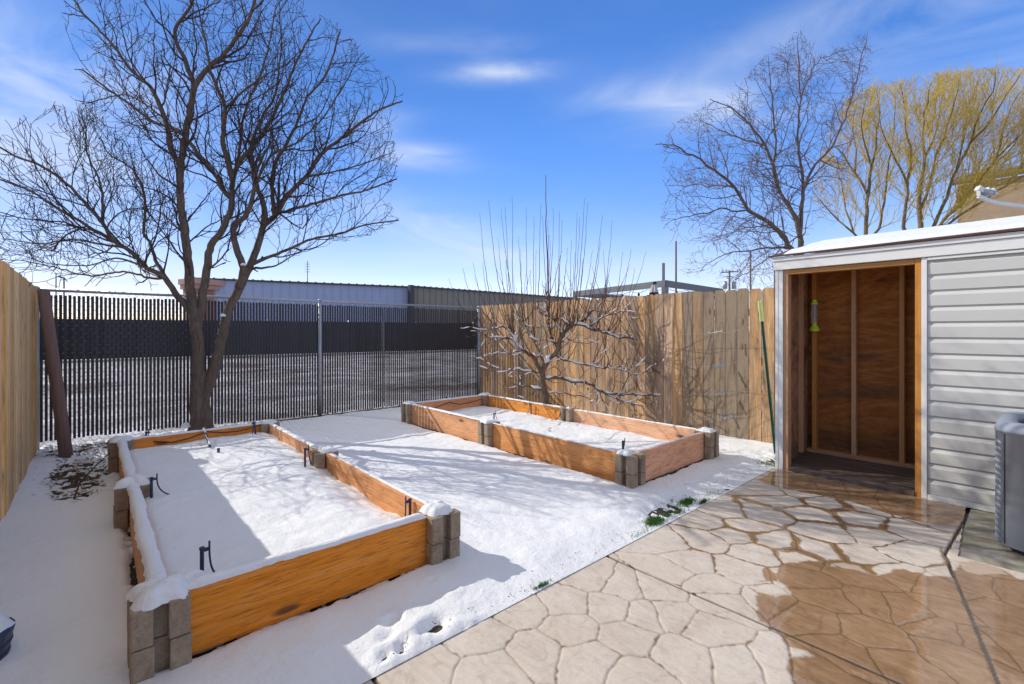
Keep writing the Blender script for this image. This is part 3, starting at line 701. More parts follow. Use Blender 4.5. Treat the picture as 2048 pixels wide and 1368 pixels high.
picket_fence('picket_fence', 'new pale yellow board fence along the left edge', -.48, -1.0, 7.62, lambda y: 1.865, M['newpicket'], -1, 9, width=.14, gap=.006, ear=.0, off=.007)
# end cap of left fence (thick edge board seen against the link fence)
t = thing('leaning_post', 'round brown wooden post leaning against the far end of the new left fence', 'post', None)
a = Vector((*G(133, 915), -.02)); b = Vector((-.40, 7.02, 1.80)); m = MB()
m.tube([a, a.lerp(b, .33)+Vector((.004, 0, 0)), a.lerp(b, .66), b], [.058, .056, .054, .05], 14); m.build('pole', M['polewood'], t, smooth=True)

# ================================================================== SHED
SX = 5.07
t = thing('garden_shed', 'grey sided garden shed with white trim and an open doorway, snow on its roof', 'shed', None)
m = MB()   # white trim: corner, door trim, fascia
m.box(SX-.012, SX+.10, 1.655, 1.70, 0, 1.968); m.box(SX-.016, SX+.012, 1.695, 1.722, .0, 1.968)
m.build('corner_trim', M['white'], t, bevel=.003)
m = MB(); m.box(SX-.014, SX+.02, .585, .62, .0, 1.968); m.build('door_trim', M['white'], t, bevel=.003)
m = MB(); m.box(SX-.03, SX+.02, -1.8, 1.735, 1.972, 2.055); m.box(SX-.042, SX+.02, -1.8, 1.745, 2.057, 2.098); m.box(SX-.02, SX-.0, -1.8, .583, 1.945, 1.968)
m.build('fascia', M['white'], t, bevel=.004)
m = MB(); m.box(SX+.022, 6.15, 1.706, 1.728, 0, 2.05); m.build('side_wall', M['siding'], t)
# siding, dutch lap
exp_ = .1275; prof = []; z = .03
m = MB(); zs = .045; k = 0
while zs < 1.94:
    zt = min(zs+exp_, 1.945)
    pr = [(SX+.004, zs), (SX-.002, zs+.001), (SX-.004, zs+exp_*.66), (SX+.012, zs+exp_*.92), (SX+.013, zt+.004), (SX+.02, zt+.004), (SX+.02, zs)]
    m.prism(pr, 'y', -1.8, .583, k*.1); zs += exp_; k += 1
m.build('siding', M['siding'], t)
m = MB(); m.box(SX-.012, SX+.02, -1.8, .583, 0.0, .042); m.build('base_trim', M['white'], t)
# frame
m = MB(); m.box(SX+.0, SX+.10, .622, .662, 0, 1.966, 1.3); m.build('door_jamb', M['stud'], t, bevel=.002)
m = MB(); m.box(SX+.002, SX+.09, 1.612, 1.652, 0, 1.966, 2.1); m.build('door_jamb', M['stud'], t, bevel=.002)
m = MB(); m.box(SX+.0, SX+.09, .664, 1.610, 1.925, 1.966, .4); m.build('door_header', M['studx'], t, bevel=.002)
BX = 5.92
m = MB(); m.box(BX, BX+.012, -1.7, 1.69, 0, 2.2, .3); m.build('back_wall', M['ply'], t)
m = MB(); m.box(SX+.104, BX-.002, 1.672, 1.684, 0, 2.1, .9); m.build('inner_wall', M['ply'], t)
for y in (1.60, 1.245, .86, .48, .1): 
    m = MB(); m.box(BX-.09 if y != 1.60 else BX-.092, BX-.002, y-.019, y+.019, .09, 2.12, y*3); m.build('stud', M['stud'], t, bevel=.002)
m = MB(); m.box(5.56, 5.60, 1.63, 1.67, .09, 2.1, 4.4); m.build('stud', M['stud'], t, bevel=.002)
m = MB(); m.box(BX-.09, BX-.003, -1.6, 1.67, .05, .088, .7); m.build('bottom_plate', M['studx'], t, bevel=.002)
m = MB(); m.box(SX+.09, BX-.0, -1.6, 1.67, .0, .048, .3); m.build('floor', M['oldfloor'], t)
m = MB(); m.box(SX-.01, SX+.085, .664, 1.610, .0, .04, 1.9); m.build('threshold', M['oldfloor'], t, bevel=.003)
m = MB(); m.box(SX+.03, 6.12, -1.75, 1.69, 2.06, 2.07); m.build('ceiling', M['ply'], t)
m = MB(); m.prism([(SX-.05, 2.101), (6.2, 2.395), (6.2, 2.0), (6.16, 2.0), (6.16, 2.375), (SX-.05, 2.085+.0)][::-1] if False else [(SX-.06, 2.100), (SX-.06, 2.114), (6.2, 2.375), (6.2, 2.355)], 'y', -1.85, 1.77)
rf = m.build('roof', M['shingle'], t)
xs = np.linspace(SX-.045, 6.22, 60); ys = np.linspace(-1.85, 1.70, 150); X, Y = np.meshgrid(xs, ys)
q = (X-(SX-.06))/(6.2-SX+.06); th_ = .034*sstep(0.0, .10, X-(SX-.03)+.04*(fbm(Y*3, X*3, 4, 3)-.6)-.05*sstep(1.0, .2, Y)*1.0)*sstep(0, .08, 1.69-Y+.05*(fbm(X*8, Y*2, 6, 2)-.5))+.004*fbm(X*8, Y*8, 2, 2)-.004
Zr = 2.114+q*.261+th_-.002
grid_obj('snow_cover', X, Y, Zr, M['snow'], rf)
m = MB(); m.box(6.15, 6.16, -1.8, 1.72, 0, 2.34); m.build('rear_wall', M['siding'], t)

# hanging wasp trap
hx, hy = 5.45, 1.50
top = P(1628, 598, 1.0); d_ = 0
dtrap = 4.9
def T(px, py): return P(px, py, dtrap)
c0 = T(1628, 600); c1 = T(1629, 662); H_ = c0.z-c1.z
t = thing('wasp_trap', 'lime green and clear plastic trap hanging in the shed doorway', 'trap', None, (c1.x, c1.y, c1.z))
def lathe(prof, n=20):
    m = MB(); vs = [(r*math.cos(2*math.pi*k/n), r*math.sin(2*math.pi*k/n), z) for r, z in prof for k in range(n)]
    m.add(vs, [(j*n+k, j*n+(k+1) % n, (j+1)*n+(k+1) % n, (j+1)*n+k) for j in range(len(prof)-1) for k in range(n)]); return m
lathe([(0, H_), (.02, H_), (.022, H_*.93), (.034, H_*.9), (.034, H_*.86), (.02, H_*.85), (0, H_*.85)]).build('lid', M['lime'], t, smooth=False)
lathe([(.026, H_*.86), (.03, H_*.6), (.03, H_*.3), (.028, H_*.25)]).build('tube', M['clear'], t, smooth=True)
lathe([(.006, H_*.86), (.006, H_*.3)]).build('inner_funnel', M['fabric'], t)
lathe([(0, H_*.32), (.014, H_*.32), (.022, H_*.2), (.042, H_*.08), (.046, H_*.06), (.046, 0), (0, 0)]).build('base', M['lime'], t, smooth=False)
m = MB(); m.tube([(0, 0, H_), (0, 0, 2.055-c1.z)], .0012, 4); m.build('hanging_wire', M['wire'], t)

# ================================================================== AIR CONDITIONER
ac = Vector((4.545, -.20, 0)); S2 = .37; R_ = .15; Hh = .80
def rsq(s, r, n=10):
    out = []
    for k in range(4):
        a0 = k*math.pi/2; cx = (s-r)*(1 if k in (0, 3) else -1); cy = (s-r)*(1 if k in (0, 1) else -1)
        for i in range(n+1):
            a = a0+i/n*math.pi/2; out.append((cx+r*math.cos(a), cy+r*math.sin(a)))
    return out
t = thing('air_conditioner', 'grey blue air conditioner unit at the right edge in front of the siding', 'air conditioner', None, ac)
def rs_loft(levels):
    m = MB(); n = None; vs = []
    for s, r, z in levels:
        o = rsq(s, r); n = len(o); vs += [(x, y, z) for x, y in o]
    fs = [(j*n+k, j*n+(k+1) % n, (j+1)*n+(k+1) % n, (j+1)*n+k) for j in range(len(levels)-1) for k in range(n)]
    m.add(vs, fs); return m
rs_loft([(S2-.02, R_, .03), (S2, R_, .04), (S2, R_, Hh-.06), (S2+.004, R_, Hh-.06), (S2+.004, R_, Hh-.045), (S2-.006, R_, Hh-.02), (S2-.03, R_-.02, Hh), (S2-.09, R_-.04, Hh-.003), (S2-.10, R_-.05, Hh-.05)]).build('cabinet', M['acpaint'], t, smooth=True)
rs_loft([(S2-.05, R_, .0), (S2-.05, R_, .04)]).build('base_pan', M['acdark'], t)
m = MB()
for i in range(8): m.tube([((.03+i*.033)*math.cos(a*math.pi/16), (.03+i*.033)*math.sin(a*math.pi/16), Hh-.02) for a in range(33)], .0035, 4)
m.build('fan_grille', M['acdark'], t)
m = MB(); m.tube([(0, 0, Hh-.05), (0, 0, Hh-.049)], S2-.1, 24); m.build('fan_well', M['acdark'], t)
# louvres: on the -x +y corner zone
m = MB(); Lz = .10
pts = rsq(S2, R_)
# corner with x<0,y>0 is k=1: indices 11..21
cornr = pts[11:22]
for i in range(16):
    z = .08+i*.04
    for seg_ in (cornr[1:5],):
        for a, b in zip(seg_[:-1], seg_[1:]):
            m.beam((a[0], a[1], z), (b[0], b[1], z-.012), .004, .012)
m.build('louvre', M['acpaint'], t)
m = MB(); e0 = pts[16]; m.beam((e0[0], e0[1], .05), (e0[0], e0[1], Hh-.07), .006, .01, up=(1, 0, 0))
m.build('panel_seam', M['acdark'], t); m = MB()
for (yy) in (-.05,): m.beam((-S2-.003, yy, .05), (-S2-.003, yy, Hh-.07), .003, .004, up=(1, 0, 0))
m.build('panel_seam', M['acdark'], t)

# ================================================================== TREES
def px_limb(pts, d0, d1):
    out = []; n = len(pts)
    for i, (x, y) in enumerate(pts): out.append(P(x, y, d0+(d1-d0)*(i/(n-1))**1.2))
    return out
def densify(pts, rad, step, jit, rr):
    # Catmull-Rom resample
    op = []; orr = []
    for i in range(len(pts)-1):
        p0 = pts[max(i-1, 0)]; p1 = pts[i]; p2 = pts[i+1]; p3 = pts[min(i+2, len(pts)-1)]
        n = max(1, int((p2-p1).length/step))
        for k in range(n):
            t = k/n; t2 = t*t; t3 = t2*t
            q = .5*((2*p1)+(p2-p0)*t+(2*p0-5*p1+4*p2-p3)*t2+(3*p1-p0-3*p2+p3)*t3)
            if op: q = q+Vector((rr.gauss(0, jit), rr.gauss(0, jit), rr.gauss(0, jit)))
            op.append(q); orr.append(rad[i]+(rad[i+1]-rad[i])*t)
    op.append(pts[-1]); orr.append(rad[-1]); return op, orr
def grow(mb, start, d, L, r0, level, prm, poly, rr, tips=None, n0=3):
    step = prm['step'][level]; n = max(2, int(L/step)); p = start.copy(); pts = [p.copy()]; d = d.normalized(); nxt = rr.uniform(.5, 1)*prm['gap'][level]; run = 0; side = rr.choice((-1, 1))
    kids = []
    for i in range(n):
        d = d+Vector((rr.gauss(0, 1), rr.gauss(0, 1), rr.gauss(0, 1)))*prm['wig'][level]; d.z += prm['up'][level]; d.normalize()
        p = p+d*step; u, v = PJ(p)
        if poly and not inpoly(u, v, poly) and rr.random() < prm.get('clip', .8): break
        pts.append(p.copy()); run += step
        if level < prm['max'] and run > nxt:
            run = 0; nxt = prm['gap'][level]*rr.uniform(.6, 1.4); side = -side; kids.append((p.copy(), d.copy(), i/n, side))
    if len(pts) < 2: return
    m = len(pts); rad = [max(prm['rmin'], r0*(1-.75*i/max(1, n))) for i in range(m)]
    mb[level].tube(pts, rad, prm['sides'][level], cap=False)
    if prm.get('rec') is not None and level == 1: prm['rec'].append((pts, rad, 1))
    if tips is not None and level >= prm['max']-1: tips.append((pts[-1], d.copy()))
    if tips is not None and level == prm['max'] and m > 3: tips.append((pts[m//2], d.copy()))
    for (q, dd, tt, s) in kids:
        ax = dd.cross(prm.get('viewax', Vector((FW[0], FW[1], .0)))+Vector((rr.gauss(0, .8), rr.gauss(0, .8), rr.gauss(0, .8)))).normalized()*s
        lat = (dd.cross(ax) if False else ax)
        an = math.radians(rr.uniform(*prm['ang'][level])); nd = dd*math.cos(an)+lat*math.sin(an)
        LL = L*rr.uniform(*prm['ratio'][level])*(1-.55*tt)
        grow(mb, q, nd, LL, max(prm['rmin'], r0*(1-.75*tt)*.62), level+1, prm, poly, rr, tips, n0)
def tree_from(name_parts, limbs, prm, poly, seed, parent, mats, base_d, first=.25, tips=None, kidlen=(.6, 1.3), snow=None):
    """limbs: (pts_px, w0_px, w1_px, depth_delta). A limb starts at the nearest vertex of an earlier limb."""
    rr = random.Random(seed); done = []; dense = []; trunkmb = MB(); mbs = {i: MB() for i in range(0, 4)}; allp = []
    for li, (pp, w0, w1, dd) in enumerate(limbs):
        d0 = base_d
        if done and li > 0:
            best = min(((a[0]-pp[0][0])**2+(a[1]-pp[0][1])**2, a[2], a[0], a[1]) for a in dense); d0 = best[1]
            pp = [(best[2], best[3])]+list(pp[1:])
        n = len(pp); pts = px_limb(pp, d0, d0+dd)
        for i, (x, y) in enumerate(pp): done.append((x, y, d0+dd*(i/(n-1))**1.2))
        rad = [(w0+(w1-w0)*(i/(n-1))**prm.get('tp', .8))*.5/f*(d0+dd*i/(n-1)) for i in range(n)]
        P2, R2 = densify(pts, rad, prm['lstep'], prm['ljit'], rr)
        for q in P2:
            u_, v_ = PJ(q); dense.append((u_, v_, q.x*FW[0]+q.y*FW[1]))
        (trunkmb if w0 > prm['trunkw'] else mbs[0]).tube(P2, R2, 10 if w0 > prm['trunkw'] else 6, cap=True)
        allp.append((P2, R2, w0))
        run = 0; nx = 0; side = 1; tot = len(P2)
        for i in range(1, tot):
            seg_ = (P2[i]-P2[i-1]).length; run += seg_; tt = i/tot
            if tt < first and w0 > prm['trunkw']*.7: continue
            if PJ(P2[i])[1] > prm['miny']: continue
            if run > nx:
                run = 0; nx = prm['lgap']*rr.uniform(.6, 1.5); side = -side
                td = (P2[i]-P2[i-1]).normalized(); ax = td.cross(Vector((FW[0], FW[1], 0))+Vector((rr.gauss(0, .9), rr.gauss(0, .9), rr.gauss(0, .6)))).normalized()*side
                an = math.radians(rr.uniform(*prm['lang'])); nd = td*math.cos(an)+ax*math.sin(an)
                grow(mbs, P2[i], nd, rr.uniform(*kidlen)*(1.1-.5*tt), min(R2[i]*.55, prm['kr']), 1, prm, poly, rr, tips)
        # extend the limb tip
        grow(mbs, P2[-1], (P2[-1]-P2[-2]), rr.uniform(*kidlen)*.6, R2[-1], 1, prm, poly, rr, tips)
    o1 = trunkmb.build(name_parts[0], mats[0], parent, smooth=True)
    o2 = mbs[0].build(name_parts[1], mats[0], parent, smooth=True) if mbs[0].v else None
    tw = MB()
    for k in (1, 2, 3):
        b = len(tw.v); tw.v += mbs[k].v; tw.t += mbs[k].t; tw.f += [tuple(i+b for i in q) for q in mbs[k].f]
    o3 = tw.build(name_parts[2], mats[1], parent, smooth=True)
    print(name_parts, 'twig faces', len(tw.f))
    return allp
# --- big tree
polyA = [(-220, 250), (0, 270), (45, 215), (95, 200), (150, 225), (165, 160), (120, 40), (150, -150), (400, -260), (570, -130), (610, 10), (690, 60), (745, 120), (815, 190), (788, 250), (800, 350), (775, 395), (803, 440), (740, 472), (620, 500), (560, 530), (500, 470), (440, 540), (300, 590), (250, 560), (60, 580), (0, 530), (-200, 520)]
limbsA = [
 ([(396,885),(397,860),(394,800),(396,740),(395,690),(391,650),(385,610),(380,575),(378,545),(370,471),(362,409),(360,360),(368,287),(383,205),(393,164),(418,135),(450,106),(483,61),(503,25),(520,-40)], 34, 5, -.3),
 ([(412,885),(410,850),(405,800),(419,764),(434,714),(442,679),(450,647),(461,610),(479,577),(494,545),(516,491),(528,450),(549,434),(573,393),(614,352),(639,311),(676,282),(721,246),(757,221),(805,202)], 34, 3, .7),
 ([(395,655),(401,620),(413,540),(422,491),(446,458),(463,409),(465,368),(471,340),(487,315),(516,278),(544,237),(569,184),(585,143),(606,98),(630,53)], 20, 3, .5),
 ([(385,625),(367,606),(350,585),(330,556),(310,543),(295,536),(262,503),(229,483),(205,446),(176,413),(151,385),(119,356),(74,327),(25,311),(0,295),(-40,280)], 15, 3, -.8),
 ([(330,556),(323,540),(311,520),(303,491),(287,463),(291,409),(282,368),(262,336),(221,311)], 9, 3, .5),
 ([(480,575),(487,536),(471,491),(467,450),(491,434),(506,393),(508,368)], 18, 7, -.4),
 ([(528,450),(528,418),(516,381),(508,340),(504,287),(528,229),(549,192),(560,120)], 14, 3, -.3),
 ([(549,434),(545,344),(573,287),(594,246),(614,197),(655,143),(680,61)], 9, 3, .3),
 ([(557,430),(606,413),(676,393),(729,381),(778,364)], 7, 3, -.6),
 ([(512,528),(544,512),(585,495),(626,477),(680,467),(729,450),(798,440)], 8, 2.5, .4),
 ([(362,330),(344,303),(332,246),(311,192),(299,172),(262,139),(229,94),(196,57),(164,25),(143,-10)], 13, 3, .3),
 ([(383,164),(368,115),(352,82),(354,49),(377,20),(389,-10),(400,-80)], 10, 4, -.5),
 ([(463,395),(444,377),(430,348),(393,303),(360,266),(303,241),(254,205),(196,164),(164,139)], 11, 3, -.8),
 ([(455,352),(446,287),(450,217),(434,176),(422,143),(413,94),(401,41)], 12, 3, -.6),
 ([(450,217),(471,196),(503,168),(544,143)], 6, 2.5, -.3),
 ([(205,446),(205,409),(201,368),(176,311),(172,262)], 7, 2.5, .5),
 ([(320,562),(303,557),(246,544),(176,551),(115,536),(41,520)], 6, 2, .5),
 ([(295,536),(246,518),(205,522),(172,532),(102,528)], 5, 2, -.7),
 ([(229,483),(164,446),(102,409),(49,377),(0,360),(-50,350)], 8, 2.5, -.5),
 ([(246,495),(197,487),(147,479),(82,487),(8,477)], 6, 2, .4),
 ([(360,266),(340,250),(300,215),(250,190),(180,205)], 6, 2, .6),
 ([(506,393),(520,350),(545,310),(600,280),(650,230),(700,150)], 7, 2.5, .8),
 ([(614,352),(660,345),(720,330),(770,310)], 5, 2, .5),
 ([(471,340),(480,290),(490,220),(520,150),(540,80),(550,20)], 7, 2.5, .6),
 ([(370,471),(340,440),(310,420),(270,420)], 4, 2, .6),
 ([(413,540),(440,520),(455,500),(462,470)], 5, 2, -.4),
 ([(509,540),(530,536),(556,529)], 6, 3, -.2),
]
prmA = dict(tp=.6, step=[.1, .07, .055, .045], gap=[.1, .125, .12, .1], wig=[.1, .15, .17, .18], up=[0, .07, .085, .08], max=3, rmin=.0028, sides=[6, 4, 3, 3], ang=[(30, 60), (28, 58), (30, 65)],
            ratio=[(.5, .9), (.34, .62), (.4, .75)], lstep=.06, ljit=.004, trunkw=16, miny=560, lgap=.13, lang=(25, 55), kr=.014)
t = thing('deciduous_tree', 'large bare double-trunked tree in front of the slatted fence', 'tree', None, (1.05, 7.2, 0))
def rel(parent): return parent
allA = tree_from(('trunk', 'limbs', 'twigs'), limbsA, prmA, polyA, 11, None, (M['bark'], M['twig']), 6.02, kidlen=(.7, 1.6))
def adopt(parent, names):
    for o in list(COL.objects):
        if o.parent is None and o.type == 'MESH' and o.name.split('.')[0] in names and 'label' not in o:
            o.parent = parent; o.matrix_parent_inverse = Matrix.Translation(-Vector(parent.location))
adopt(t, ('trunk', 'limbs', 'twigs'))
# root flare + snow in crotches
m = MB(); fl = P(402, 866, 6.02)
NA = 28; vs = []
for j, (r, z) in enumerate(((.26, -.03), (.17, .04), (.125, .11), (.10, .2), (.07, .32))):
    for k in range(NA):
        a = 2*math.pi*k/NA; rr_ = r*(1+(.16*math.sin(5*a+1)+.08*math.sin(9*a))*max(0, 1-z*3)); vs.append((fl.x+rr_*math.cos(a)*1.1, fl.y+rr_*math.sin(a)*.8, z))
m.add(vs, [(j*NA+k, j*NA+(k+1) % NA, (j+1)*NA+(k+1) % NA, (j+1)*NA+k) for j in range(4) for k in range(NA)])
o = m.build('root_flare', M['bark'], t, smooth=True); o.matrix_parent_inverse = Matrix.Translation(-Vector(t.location))
m = MB()
for (px, py, r, s) in ((393, 655, .028, 1), (366, 597, .03, 2), (446, 632, .035, 3), (487, 530, .03, 4), (372, 853, .06, 5)):
    c = P(px, py, 5.95); snow_lobe(m, c.x, c.y, c.z, r, r*.8, s)
o = m.build('snow_cap', M['snow'], t, smooth=True); o.matrix_parent_inverse = Matrix.Translation(-Vector(t.location))

# --- fruit tree (espaliered, many water sprouts)
limbsF = [
 ([(1097,815),(1092,795),(1088,772),(1085,748),(1088,732),(1097,717),(1112,708),(1118,687),(1124,672),(1137,657),(1158,648),(1182,657),(1206,664),(1230,672),(1255,676),(1279,675),(1297,661)], 15, 3, -.1),
 ([(1279,675),(1300,675),(1321,676),(1345,690),(1379,717)], 4, 1.5, -.2),
 ([(1158,648),(1176,629),(1194,614),(1212,596)], 5, 2, .1),
 ([(1180,655),(1197,639),(1221,629),(1246,623)], 5, 2, -.2),
 ([(1085,745),(1070,720),(1052,705),(1037,690),(1025,678),(1000,675),(976,673),(960,664)], 9, 2, .2),
 ([(1037,690),(1016,657),(1000,654),(970,660),(945,655)], 5, 1.5, -.3),
 ([(1086,778),(1061,773),(1037,772)], 8, 2.5, -.1),
 ([(1084,748),(1055,742),(1031,739),(1000,744),(980,740)], 5, 1.5, -.4),
 ([(1046,708),(1016,708),(994,705),(970,712)], 4, 1.5, .1),
 ([(1090,752),(1122,757),(1152,763),(1182,769),(1200,781),(1228,787),(1261,788),(1303,790),(1346,790),(1358,792)], 8, 3, -.5),
 ([(1358,792),(1364,811),(1376,841),(1388,843)], 3, 1.5, 0),
 ([(1200,781),(1225,795),(1237,790),(1255,754),(1262,735)], 4, 1.5, -.2),
 ([(1228,800),(1264,808),(1288,810),(1321,802),(1346,784),(1362,760)], 4, 1.5, .3),
 ([(1112,708),(1128,720),(1152,725),(1170,729),(1200,734),(1231,736),(1255,745),(1279,748),(1303,742),(1321,745)], 5, 2, -.4),
 ([(1091,787),(1110,785),(1137,789),(1170,795),(1212,826)], 4, 1.5, .2),
 ([(1124,672),(1115,650),(1105,635),(1085,630),(1075,620)], 5, 2, .3),
 ([(1130,690),(1142,665),(1146,640)], 4, 1.5, -.3),
 ([(1088,732),(1078,700),(1062,670),(1045,645),(1030,625)], 5, 1.5, .5),
 ([(1112,700),(1098,660),(1096,620),(1093,590)], 6, 3, .2),
]
KIDS = []
prmF = dict(rec=KIDS, step=[.08, .05, .04, .03], gap=[.1, .12, .1, .1], wig=[.1, .22, .25, .2], up=[0, .05, .05, 0], max=2, rmin=.0022, sides=[6, 5, 3, 3], ang=[(30, 70), (30, 70), (30, 60)],
            ratio=[(.4, .8), (.3, .6), (.3, .5)], lstep=.05, ljit=.008, trunkw=12, miny=900, lgap=.095, lang=(35, 80), kr=.008)
t = thing('fruit_tree', 'pruned bare fruit tree with upright shoots and snow on its limbs, against the weathered fence', 'tree', None, (*G(1095, 812), 0))
polyF = [(905, 560), (1400, 560), (1420, 860), (940, 800)]
allF = tree_from(('trunk', 'limbs', 'twigs'), limbsF, prmF, polyF, 5, None, (M['fruitbark'], M['fruitbark']), 7.05, kidlen=(.25, .75), first=.15)
adopt(t, ('trunk', 'limbs', 'twigs'))
rr = random.Random(8)
tops = [(960,427),(977,401),(1002,417),(1011,413),(1024,392),(1052,414),(1068,433),(1081,407),(1091,350),(1085,430),(1096,440),(1107,416),(1119,423),(1124,440),(1142,479),(1154,423),(1159,435),(1169,397),(1176,405),(1205,429),(1201,482),(1225,441),(1245,505),(1262,499),(1270,536),(1292,503),(946,525),(926,537),(996,476),(1041,499),(1037,473),(910,590),(965,525),(1012,520),(1150,505),(1135,495),(1185,500),(1072,500),(1100,470),(1215,560),(1060,540),(1165,520)]
lv = [(p, r) for P2, R2, w in allF for p, r in zip(P2, R2) if PJ(p)[1] < 745]
m = MB()
for (tx, ty) in tops:
    bx = 1100+(tx-1100)*.72+rr.uniform(-12, 12)
    cand = min(lv, key=lambda q: abs(PJ(q[0])[0]-bx)*1.0+abs(PJ(q[0])[1]-(650+abs(tx-1100)*.1))*.35+rr.uniform(0, 25))
    b = cand[0]; db = b.x*FW[0]+b.y*FW[1]; tp = P(tx, ty, db+rr.uniform(-.35, .35)); c = Vector((b.x*.35+tp.x*.65, b.y*.35+tp.y*.65, b.z+(tp.z-b.z)*.3)); pts = []
    N = 16
    for i in range(N+1):
        q = i/N; pts.append(b*(1-q)**2+c*2*q*(1-q)+tp*q*q+Vector((rr.gauss(0, .004), rr.gauss(0, .004), 0)))
    wd = .0075 if (tx, ty) != (1091, 350) else .016
    m.tube(pts, [wd*(1-.72*i/N) for i in range(N+1)], 5, cap=False)
    for i in range(4, N, 1):   # buds
        if rr.random() < .8:
            v = Vector((rr.gauss(0, 1), rr.gauss(0, 1), .8)).normalized(); m.tube([pts[i], pts[i]+v*.014], [.0035, .001], 3, cap=False)
# short extra shoots rising from limbs
for _ in range(150):
    b, r = rr.choice(lv); L = rr.uniform(.25, .95); d0 = Vector((rr.gauss(0, .35), rr.gauss(0, .3), 1)).normalized(); pts = [b.copy()]; p = b.copy(); dd = d0.copy(); dd.z *= .5; dd.normalize()
    for i in range(8):
        dd = (dd+Vector((rr.gauss(0, .05), rr.gauss(0, .05), .1))).normalized(); p = p+dd*(L/8); pts.append(p.copy())
    m.tube(pts, [.0055*(1-.7*i/8) for i in range(9)], 4, cap=False)
o = m.build('shoots', M['sprout'], t, smooth=True); o.matrix_parent_inverse = Matrix.Translation(-Vector(t.location))
m = MB()
for P2, R2, w in allF+[k for k in KIDS if rr.random() < .6 and PJ(k[0][0])[1] > 600]:
    i = 1
    while i < len(P2)-2:
        L = rr.randint(2, 7)
        if rr.random() < .88:
            seg_ = P2[i:i+L]
            if len(seg_) > 1 and abs((seg_[-1]-seg_[0]).normalized().z) < .85:
                n = len(seg_); m.tube([p+Vector((-R2[i+k]*.3, -R2[i+k]*.3, R2[i+k]*.7)) for k, p in enumerate(seg_)], [max(.008, R2[i+k]*.95)*(.35 if k in (0, n-1) else rr.uniform(.8, 1.25)) for k in range(n)], 6)
        i += L
for _ in range(170):
    b, r = rr.choice(lv); s_ = rr.uniform(.008, .017); c = b+Vector((rr.gauss(0, .01), rr.gauss(0, .01), r+.003)); m.tube([c+Vector((-s_, 0, 0)), c, c+Vector((s_, .3*s_, 0))], [s_*.4, s_, s_*.4], 6)
o = m.build('snow_cover', M['snow'], t, smooth=True); o['kind'] = 'stuff'; o.matrix_parent_inverse = Matrix.Translation(-Vector(t.location))
m = MB()
for (px, py) in ((1068, 752), (1138, 762), (1150, 768), (1176, 778), (1205, 800), (1370, 740)):
    c = P(px, py, 6.9); m.box(c.x-.012, c.x+.012, c.y-.004, c.y+.004, c.z-.018, c.z+.018)
o = m.build('green_ties', M['tie'], t); o['kind'] = 'stuff'; o.matrix_parent_inverse = Matrix.Translation(-Vector(t.location))

# --- elm behind the fence
DE = 14.0
limbsE = [
 ([(1628,640),(1618,560),(1600,520),(1585,500),(1560,465),(1530,440),(1500,420),(1470,375),(1440,350),(1400,320),(1360,300),(1335,290)], 14, 2, -1),
 ([(1606,600),(1604,520),(1600,480),(1590,440),(1575,410),(1560,385),(1545,330),(1530,290),(1510,260),(1480,230),(1450,210)], 13, 2, .5),
 ([(1600,490),(1602,440),(1605,410),(1612,370),(1630,330),(1660,300),(1680,260),(1700,210),(1715,150),(1733,80)], 9, 1.5, 1),
 ([(1604,420),(1608,370),(1600,320),(1595,260),(1600,200),(1600,130),(1595,90)], 7, 1.5, -1),
 ([(1560,385),(1548,340),(1550,280),(1545,210),(1540,150)], 6, 1.5, -1.5),
 ([(1530,440),(1500,425),(1440,420),(1390,430),(1345,440)], 5, 1.2, -1.5),
 ([(1590,505),(1560,495),(1500,500),(1450,510),(1420,525)], 5, 1.2, 1),
 ([(1470,375),(1440,370),(1400,370),(1350,370)], 4, 1.2, 1.5),
 ([(1612,370),(1640,340),(1665,310),(1680,340)], 3, 1.2, -1),
 ([(1530,290),(1490,280),(1440,260),(1410,245)], 4, 1.2, 1.5),
 ([(1590,470),(1560,500),(1500,540),(1470,560)], 3, 1.2, -2),
 ([(1600,200),(1620,150),(1640,120),(1690,100)], 3, 1.2, 1),
]
polyE = [(1325,300),(1340,250),(1400,215),(1470,180),(1520,120),(1580,75),(1600,60),(1640,110),(1690,90),(1730,60),(1750,130),(1740,180),(1715,260),(1700,330),(1690,420),(1660,500),(1600,600),(1420,590),(1360,540),(1320,440)]
prmE = dict(step=[.3, .17, .12, .08], gap=[.3, .18, .14, .2], wig=[.1, .16, .22, .28], up=[0, .04, .03, .02], max=3, rmin=.0045, sides=[5, 4, 3, 3], ang=[(25, 55), (25, 60), (30, 70)],
            ratio=[(.5, .9), (.35, .65), (.35, .7)], lstep=.2, ljit=.02, trunkw=10, miny=590, lgap=.18, lang=(25, 65), kr=.02)
t = thing('elm_tree', 'tall bare tree with purplish seed clusters behind the shed', 'tree', None, (*G(1615, 662+CH*f/DE), 0)); tips = []
tree_from(('trunk', 'limbs', 'twigs'), limbsE, prmE, polyE, 21, None, (M['elm'], M['elmtwig']), DE, kidlen=(1.1, 2.6), tips=tips)
adopt(t, ('trunk', 'limbs', 'twigs'))
m = MB(); rr = random.Random(4)
for (p, d) in tips:
    if rr.random() < .55: continue
    if PJ(p)[1] > 400 and rr.random() < .6: continue
    for _ in range(2):
        c = p+Vector((rr.gauss(0, .04), rr.gauss(0, .04), rr.gauss(0, .05))); a = Vector((rr.gauss(0, 1), rr.gauss(0, 1), rr.gauss(0, 1))).normalized()*.022; b = a.orthogonal().normalized()*.014
        m.add([c-a, c+b, c+a, c-b], [(0, 1, 2, 3)])
o = m.build('seed_clusters', M['seed'], t); o.matrix_parent_inverse = Matrix.Translation(-Vector(t.location))
